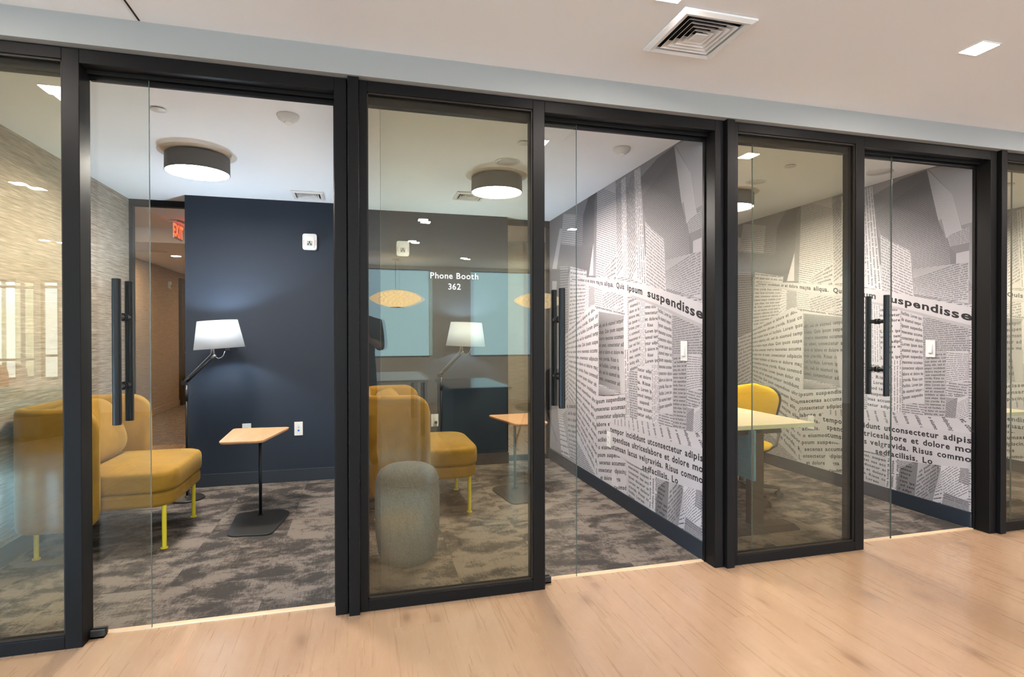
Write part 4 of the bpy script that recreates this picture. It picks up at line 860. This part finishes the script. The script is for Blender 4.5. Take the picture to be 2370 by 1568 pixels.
m = MB(); m.cyl((0, 0, .075), (0, 0, .14), .032); m.cyl((0, 0, .14), (0, 0, .30), .024); m.cyl((0, 0, .30), (0, 0, .395), .015); m.box(-.08, .08, -.06, .06, .385, .41); m.build('gas_column', M['blackmatte'], t, True, bevel=.003)
m = MB(); m.ellipsoid((.02, 0, .435), .225, .225, .034, .8, .75, 40, 14); m.build('seat', M['ychair'], t, True)
m = MB(); m.ellipsoid((.02, 0, .418), .222, .222, .026, .7, .75, 40, 12); m.build('seat_shell', M['blackmatte'], t, True)
def curved_back(th, off, w, h0, h1):
    rows = []
    for j in range(17):
        v = j / 16; z = h0 + (h1 - h0) * v
        ww = w * (1 - .30 * (1 - v) ** 2) * math.sqrt(max(0.0, 1 - max(0, (v - .55) / .45) ** 2.6)) * math.sqrt(max(0.0, 1 - max(0, (.25 - v) / .25) ** 3))
        ww = max(ww, .012)
        bx = -.205 - .06 * v
        ring = []
        for i in range(24):
            a = 2 * PI * i / 24; yy = ww * math.copysign(abs(math.cos(a)) ** .8, math.cos(a)); ed = 1 - .55 * abs(yy / ww) ** 4
            ring.append((bx + off + .33 * yy * yy + th * math.sin(a) * ed, yy, z))
        rows.append(ring)
    return MB().loft(rows)
curved_back(.030, 0, .225, .555, .915).build('backrest', M['ychair'], t, True)
curved_back(.012, -.030, .235, .545, .925).build('back_shell', M['blackmatte'], t, True)
for s_ in (-1, 1):
    MB().tube([(-.225, s_ * .185, .64), (-.20, s_ * .235, .60), (-.10, s_ * .255, .53), (-.04, s_ * .25, .45), (.0, s_ * .20, .412), (.03, s_ * .08, .402)], .010, 10).build('arm_frame', M['blackmatte'], t, True)
for s_ in (-.045, .045): MB().tube([(-.235, s_, .74), (-.262, s_, .58), (-.25, s_, .42), (-.225, s_, .372), (-.19, s_, .362), (-.02, s_, .372)], .0085, 10).build('back_support', M['blackmatte'], t, True)

# ---- hallway behind: exit sign, downlight, recessed lights
t = thing('exit_sign', 'red lit EXIT sign hanging in the hallway beyond the left rear glass', 'exit sign', (-2.19, 4.86, 2.60))
B(-.007, .007, -.155, .155, -.098, .098).build('panel', M['exit_face'], t, bevel=.002)
m = MB(); text_mesh(m, 'EXIT', .205, lambda x, z: (.0085, x * .80, z - .070), .03); m.build('letters', M['exit_red'], t)
B(-.035, .035, -.165, .165, .092, .102).build('housing', M['whitemetal'], t, bevel=.004)
B(-.06, .06, -.12, .12, .094, .100).build('canopy', M['whitemetal'], t)
t = thing('downlight', 'round lit downlight in the low hallway ceiling beyond the left rear glass', 'ceiling light', (-2.73, 6.66, 2.53))
MB().lathe([(.075, 0), (.075, -.004), (.062, -.004), (.062, 0)], 32, cap=False, closed=True).build('trim_ring', M['whitemetal'], t, True)
MB().lathe([(0, -.003), (.062, -.003), (.062, -.001), (0, -.001)], 32).build('lens', M['backlight'], t)
for x, y, l in ((.55, 4.2, 'square recessed light in the hallway behind the lettered booth'), (-2.6, 3.9, 'square recessed light near the exit sign in the hallway'), (3.6, 4.2, 'square recessed light in the hallway behind the desk booth')):
    spot(l, x, y, 2.72, 'backlight', .05)
for x, y, l in ((-2.0, 9.4, 'square recessed light deep in the hallway'),):
    spot(l, x, y, 2.53, 'backlight', .05)
t = thing('hallway_grille', 'long pale air grille in the low hallway ceiling', 'air grille', (-3.0, 6.2, 2.53))
B(-.28, .28, -.06, .06, -.006, .0).build('frame', M['whitemetal'], t, bevel=.002)
m = MB(); [m.box(-.26, .26, y - .004, y + .004, -.009, -.005) for y in (-.04, -.02, 0, .02, .04)]; m.build('louvre', M['whitemetal'], t)

# ================================================================== THE OPEN OFFICE BEHIND THE CAMERA (seen mirrored in the glass)
def wall_with_holes(name, axis, p0, p1, a0, a1, holes, mat, zt=ZC):
    m = MB(); cur = a0
    bx = (lambda s, e, z0, z1: m.box(s, e, p0, p1, z0, z1)) if axis == 'x' else (lambda s, e, z0, z1: m.box(p0, p1, s, e, z0, z1))
    for h0, h1, z0, z1 in holes:
        bx(cur, h0, 0, zt); 
        if z0 > 0: bx(h0, h1, 0, z0)
        if z1 < zt: bx(h0, h1, z1, zt)
        cur = h1
    bx(cur, a1, 0, zt); return struct(m.build(name, mat))
wall_with_holes('wall_rear', 'x', -8.25, -8.1, -4.6, XR, [(-2.75, -.6, .90, 2.61), (-.06, 1.24, .90, 2.61), (2.05, 3.36, .90, 2.61), (4.4, 7.6, .9, 2.61)], M['office'])  # first and last openings belong to the added fill windows
wall_with_holes('wall_rear', 'x', -9.15, -9.0, XL, -4.6, [(-11.6, -5.96, .54, 2.34), (-5.62, -5.32, .54, 2.34)], M['office'])
wall_with_holes('wall_far_left', 'y', XL - .15, XL, -9.15, .10, [(-8.6, -7.4, .30, 2.5), (-6.8, -3.9, .30, 2.5), (-3.1, -.6, .30, 2.5)], M['office'])
struct(B(-4.75, -4.6, -9.15, -8.1, 0, ZC).build('wall_inner', M['office']))
struct(B(XR, XR + .15, -8.25, .10, 0, ZC).build('wall_far_right', M['office']))
n = 7
def office_window(n, x0, x1, y0, y1, z0, z1, mull, blind, axis='x'):
    m = MB(); w = .045
    def bx(s, e, a, b, c0=0.0, c1=1.0):
        if axis == 'x': m.box(s, e, y0, y1, a, b)
        else: m.box(x0, x1, s, e, a, b)
    s, e = (x0, x1) if axis == 'x' else (y0, y1)
    bx(s, e, z0, z0 + w); bx(s, e, z1 - w, z1); bx(s, s + w, z0 + w, z1 - w); bx(e - w, e, z0 + w, z1 - w)
    for q in mull[0]: bx(s + (e - s) * q - w / 2, s + (e - s) * q + w / 2, z0 + w, z1 - w)
    for q in mull[1]: bx(s + w, e - w, z0 + (z1 - z0) * q - w / 2, z0 + (z1 - z0) * q + w / 2)
    o = struct(m.build('window_%d' % n, M['darkbrown'], bevel=.003))
    g = MB(); c = (y0 + y1) / 2 if axis == 'x' else (x0 + x1) / 2
    if axis == 'x': g.box(s + w, e - w, c - .004, c + .004, z0 + w, z1 - w)
    else: g.box(c - .004, c + .004, s + w, e - w, z0 + w, z1 - w)
    g.build('pane', M['win_glass'], o)
    if blind:
        b = B(s + .01, e - .01, y1 + .012, y1 + .016, z0 + .03, z1 - .02).build('roller_blind', M['fillblind' if x0 in (-2.75, 4.4) else 'blind'], o)  # the two added fill windows get the stronger glow
        B(s + .01, e - .01, y1 + .008, y1 + .02, z0 + .012, z0 + .03).build('hem_bar', M['greyjack'], b)
    return o
for x0, x1 in ((-2.75, -.6), (-.06, 1.24), (2.05, 3.36), (4.4, 7.6)): office_window(n, x0, x1, -8.22, -8.16, .90, 2.61, ((), ()), True); n += 1  # first and last are added out of sight to brighten the ceilings
office_window(n, -11.6, -5.96, -9.12, -9.06, .54, 2.34, ((.3, .62, .96), (.2, .93)), False); n += 1
office_window(n, -5.62, -5.32, -9.12, -9.06, .54, 2.34, ((), (.24, .93)), False); n += 1
for y0, y1 in ((-8.6, -7.4), (-6.8, -3.9), (-3.1, -.6)): office_window(n, XL - .12, XL - .06, y0, y1, .30, 2.5, ((.5,), (.25,)), False, 'y'); n += 1
portal('window_daylight', (-8.78, -9.05, 1.44), (math.radians(90), 0, 0), 5.6, 1.8)
portal('window_daylight', (-5.47, -9.05, 1.44), (math.radians(90), 0, 0), .3, 1.8)
for y0, y1 in ((-8.6, -7.4), (-6.8, -3.9), (-3.1, -.6)):
    portal('window_daylight', (XL - .02, (y0 + y1) / 2, 1.4), (0, math.radians(-90), 0), 2.2, y1 - y0)

def pendant(label, x, y, z):
    t = thing('pendant_lamp', label, 'pendant lamp', (x, y, z), 0, 'saucer pendants over the office tables')
    MB().lathe([(.02, .150), (.16, .140), (.32, .095), (.43, .030), (.455, 0), (.43, -.030), (.32, -.095), (.16, -.140), (.09, -.150)], 48).build('lamp_shade', M['pendant'], t, True)
    MB().lathe([(0, -.150), (.09, -.150), (.09, -.158), (0, -.158)], 28).build('bottom_cap', M['darkbrown'], t, True)
    MB().cyl((0, 0, .148), (0, 0, ZC - z - .02), .004).build('cord', M['blackmatte'], t)
    MB().cyl((0, 0, ZC - z - .025), (0, 0, ZC - z), .06).build('canopy', M['whitemetal'], t, True)
pendant('glowing saucer pendant mirrored left of the lettering', .545, -7.25, 1.98)
pendant('glowing saucer pendant mirrored near the post right of the lettering', 3.18, -7.25, 1.98)

def office_table(label, x0, x1, y0, y1, mat):
    t = thing('office_table', label, 'table', ((x0 + x1) / 2, (y0 + y1) / 2, 0), 0, 'tables in the open office'); hx, hy = (x1 - x0) / 2, (y1 - y0) / 2
    B(-hx, hx, -hy, hy, .71, .74).build('tabletop', M[mat], t, bevel=.004)
    for sx in (-1, 1):
        for sy in (-1, 1): B(sx * (hx - .08) - .025, sx * (hx - .08) + .025, sy * (hy - .08) - .025, sy * (hy - .08) + .025, 0, .71).build('leg', M['blackmatte'], t, bevel=.003)
office_table('white topped office table mirrored below the left pendant', -.7, .83, -6.3, -4.55, 'whitetable')
office_table('dark gloss counter mirrored behind the arm of the lamp', .92, 1.62, -4.7, -3.30, 'darkgloss')
cnt = [o for o in COL.objects if o.name.startswith('office_table')][-1]
for ch in list(cnt.children):
    if ch.name.startswith('leg'): bpy.data.objects.remove(ch)
B(-.32, .32, -.67, .67, .0, .71).build('cabinet_body', M['darkblue'], cnt, bevel=.004)
t = thing('shell_chair', 'dark blue round backed chair mirrored right of the lamp arm', 'chair', (2.05, -3.75, 0), math.radians(160))
m = MB(); m.ellipsoid((0, 0, .44), .25, .25, .045, .7, .8); m.build('seat', M['darkblue'], t, True)
m = MB(); rings = []
for j in range(13):
    v = j / 12; ww = max(.02, .29 * math.sin(PI * (.12 + .88 * v) ** .8) ** .5) if v < 1 else .02
    rings.append([(-.22 - .06 * v + .45 * (ww * math.cos(2 * PI * i / 24)) ** 2 + .022 * math.sin(2 * PI * i / 24), ww * math.cos(2 * PI * i / 24), .42 + .50 * v) for i in range(24)])
m.loft(rings).build('backrest', M['darkblue'], t, True)
for a in (45, 135, 225, 315): MB().cyl((.12 * math.cos(math.radians(a)), .12 * math.sin(math.radians(a)), .42), (.26 * math.cos(math.radians(a)), .26 * math.sin(math.radians(a)), 0), .012, .010).build('leg', M['blackmetal'], t, True)
# lounge sofa and armchair near the left windows
t = thing('lounge_sofa', 'low teal sofa mirrored in the leftmost glass panel', 'sofa', (-4.75, -6.25, 0), math.radians(28))
B(-.95, .95, -.40, .40, .0, .30).build('seat_base', M['doorbrown'], t, True, bevel=.03, seg=3)
for sx in (-.48, .48):
    MB().ellipsoid((sx, .02, .37), .46, .40, .085, .5, .35, 32, 14).build('seat_cushion', M['tealfab'], t, True)
    MB().ellipsoid((sx, -.30, .45), .46, .13, .14, .6, .5, 32, 14).build('back_cushion', M['tealfab'], t, True)
t = thing('lounge_chair', 'orange lounge chair mirrored at the left picture edge', 'armchair', (-5.75, -7.9, 0), math.radians(40))
MB().ellipsoid((0, 0, .40), .36, .36, .10, .5, .4, 32, 14).build('seat_cushion', M['orangefab'], t, True)
MB().ellipsoid((-.32, 0, .60), .09, .36, .28, .6, .5, 32, 14).build('backrest', M['orangefab'], t, True)
for sx in (-.26, .26):
    for sy in (-.26, .26): MB().cyl((sx, sy, 0), (sx, sy, .34), .014).build('leg', M['blackmetal'], t, True)

# ---- the photographer, mirrored dimly in the lettered glass
def skin_chain(verts, edges, radii, root=0, sub=2):
    me = bpy.data.meshes.new('body'); me.from_pydata(verts, edges, []); o = bpy.data.objects.new('body', me); COL.objects.link(o)
    o.modifiers.new('skin', 'SKIN'); md = o.modifiers.new('sub', 'SUBSURF'); md.levels = md.render_levels = sub
    for i, r in enumerate(radii): me.skin_vertices[0].data[i].radius = r if isinstance(r, tuple) else (r, r)
    me.skin_vertices[0].data[root].use_root = True
    dg = bpy.context.evaluated_depsgraph_get(); m2 = bpy.data.meshes.new_from_object(o.evaluated_get(dg)); bpy.data.objects.remove(o); m2.polygons.foreach_set('use_smooth', [True] * len(m2.polygons)); return m2
PY = -3.20
V_ = [(0, 0, .98), (0, -.01, 1.14), (0, -.02, 1.32), (0, -.015, 1.46), (0, .0, 1.545), (0, .02, 1.61), (0, .025, 1.70), (0, .02, 1.775)]
E_ = [(0, 1), (1, 2), (2, 3), (3, 4), (4, 5), (5, 6), (6, 7)]
R_ = [(.17, .12), (.165, .115), (.195, .12), (.16, .09), (.056, .056), (.075, .085), (.080, .098), (.055, .068)]
for s_ in (-1, 1):
    b = len(V_); V_ += [(s_ * .19, -.015, 1.455), (s_ * .222, -.035, 1.19), (s_ * .165, .16, 1.255), (s_ * .105, .245, 1.28)]
    E_ += [(3, b), (b, b + 1), (b + 1, b + 2), (b + 2, b + 3)]; R_ += [.066, .046, .038, .028]
    b = len(V_); V_ += [(s_ * .10, 0, .90), (s_ * .125, .01, .50), (s_ * .135, -.02, .09), (s_ * .15, .10, .045), (s_ * .155, .18, .035)]
    E_ += [(0, b), (b, b + 1), (b + 1, b + 2), (b + 2, b + 3), (b + 3, b + 4)]; R_ += [.095, .062, .045, .045, .035]
t = thing('person', 'person in dark clothes holding up a camera, mirrored in the lettered glass', 'person', (-.05, PY, 0))
bm_ = skin_chain(V_, E_, R_)
for nm in ('skin', 'cloth', 'trousers'): bm_.materials.append(M[nm])
for p in bm_.polygons:
    c = p.center; arm_out = c.y > .10 and c.z > 1.1 and c.z < 1.5
    p.material_index = 0 if (c.z > 1.525 or arm_out) else (2 if c.z < .98 and c.z > .08 else 1)
bo = bpy.data.objects.new('body', bm_); COL.objects.link(bo); bo.parent = t
MB().ellipsoid((0, .01, 1.735), .092, .108, .075).build('hair', M['hair'], t, True)
fm = MB(); fm.tube([(0, .115, 1.69), (0, .138, 1.655), (0, .118, 1.645)], [.008, .014, .012], 10)
for s_ in (-1, 1): fm.ellipsoid((s_ * .084, .015, 1.665), .012, .022, .032)
fm.build('face_feature', M['skin'], t, True)
for s_ in (-1, 1): MB().ellipsoid((s_ * .032, .108, 1.69), .012, .008, .008).build('eye', M['darkblue'], t, True)
MB().ellipsoid((0, .108, 1.618), .026, .010, .007).build('mouth', M['red'], t, True)
for s_ in (-1, 1):
    w0 = Vector((s_ * .105, .245, 1.28)); hv, he, hr = [w0, w0 + Vector((-s_ * .012, .022, .018)), w0 + Vector((-s_ * .028, .060, .038))], [(0, 1), (1, 2)], [(.026, .018), (.034, .017), (.036, .014)]
    hm = skin_chain(hv, he, hr, 0, 2)
    h = bpy.data.objects.new('hand', hm); hm.materials.append(M['skin']); COL.objects.link(h); h.parent = t
    for i, (dz, L) in enumerate(((.026, .9), (.009, 1.0), (-.009, .95), (-.026, .75))):
        a = w0 + Vector((-s_ * .026, .062, .034 + dz)); pts = [a, a + Vector((-s_ * .018, .022 * L, .004)), a + Vector((-s_ * .040, .022 * L, .004)), a + Vector((-s_ * .050, .006, .003))]
        fmesh = skin_chain(pts, [(0, 1), (1, 2), (2, 3)], [.0088, .0082, .0076, .0064], 0, 1); fo = bpy.data.objects.new('finger', fmesh); fmesh.materials.append(M['skin']); COL.objects.link(fo); fo.parent = h
    a = w0 + Vector((-s_ * .004, .022, .038)); tm = skin_chain([a, a + Vector((-s_ * .02, .020, .022)), a + Vector((-s_ * .045, .028, .020))], [(0, 1), (1, 2)], [.011, .0095, .0075], 0, 1)
    to = bpy.data.objects.new('thumb', tm); tm.materials.append(M['skin']); COL.objects.link(to); to.parent = h
t = thing('hand_camera', 'small black camera held up by the person mirrored in the glass', 'camera', (-.05, PY + .35, 1.385))
B(-.055, .055, -.02, .02, -.034, .034).build('body', M['blackmatte'], t, bevel=.006)
MB().cyl((0, .02, 0), (0, .06, 0), .03).build('lens_barrel', M['blackmetal'], t, True, bevel=.002)
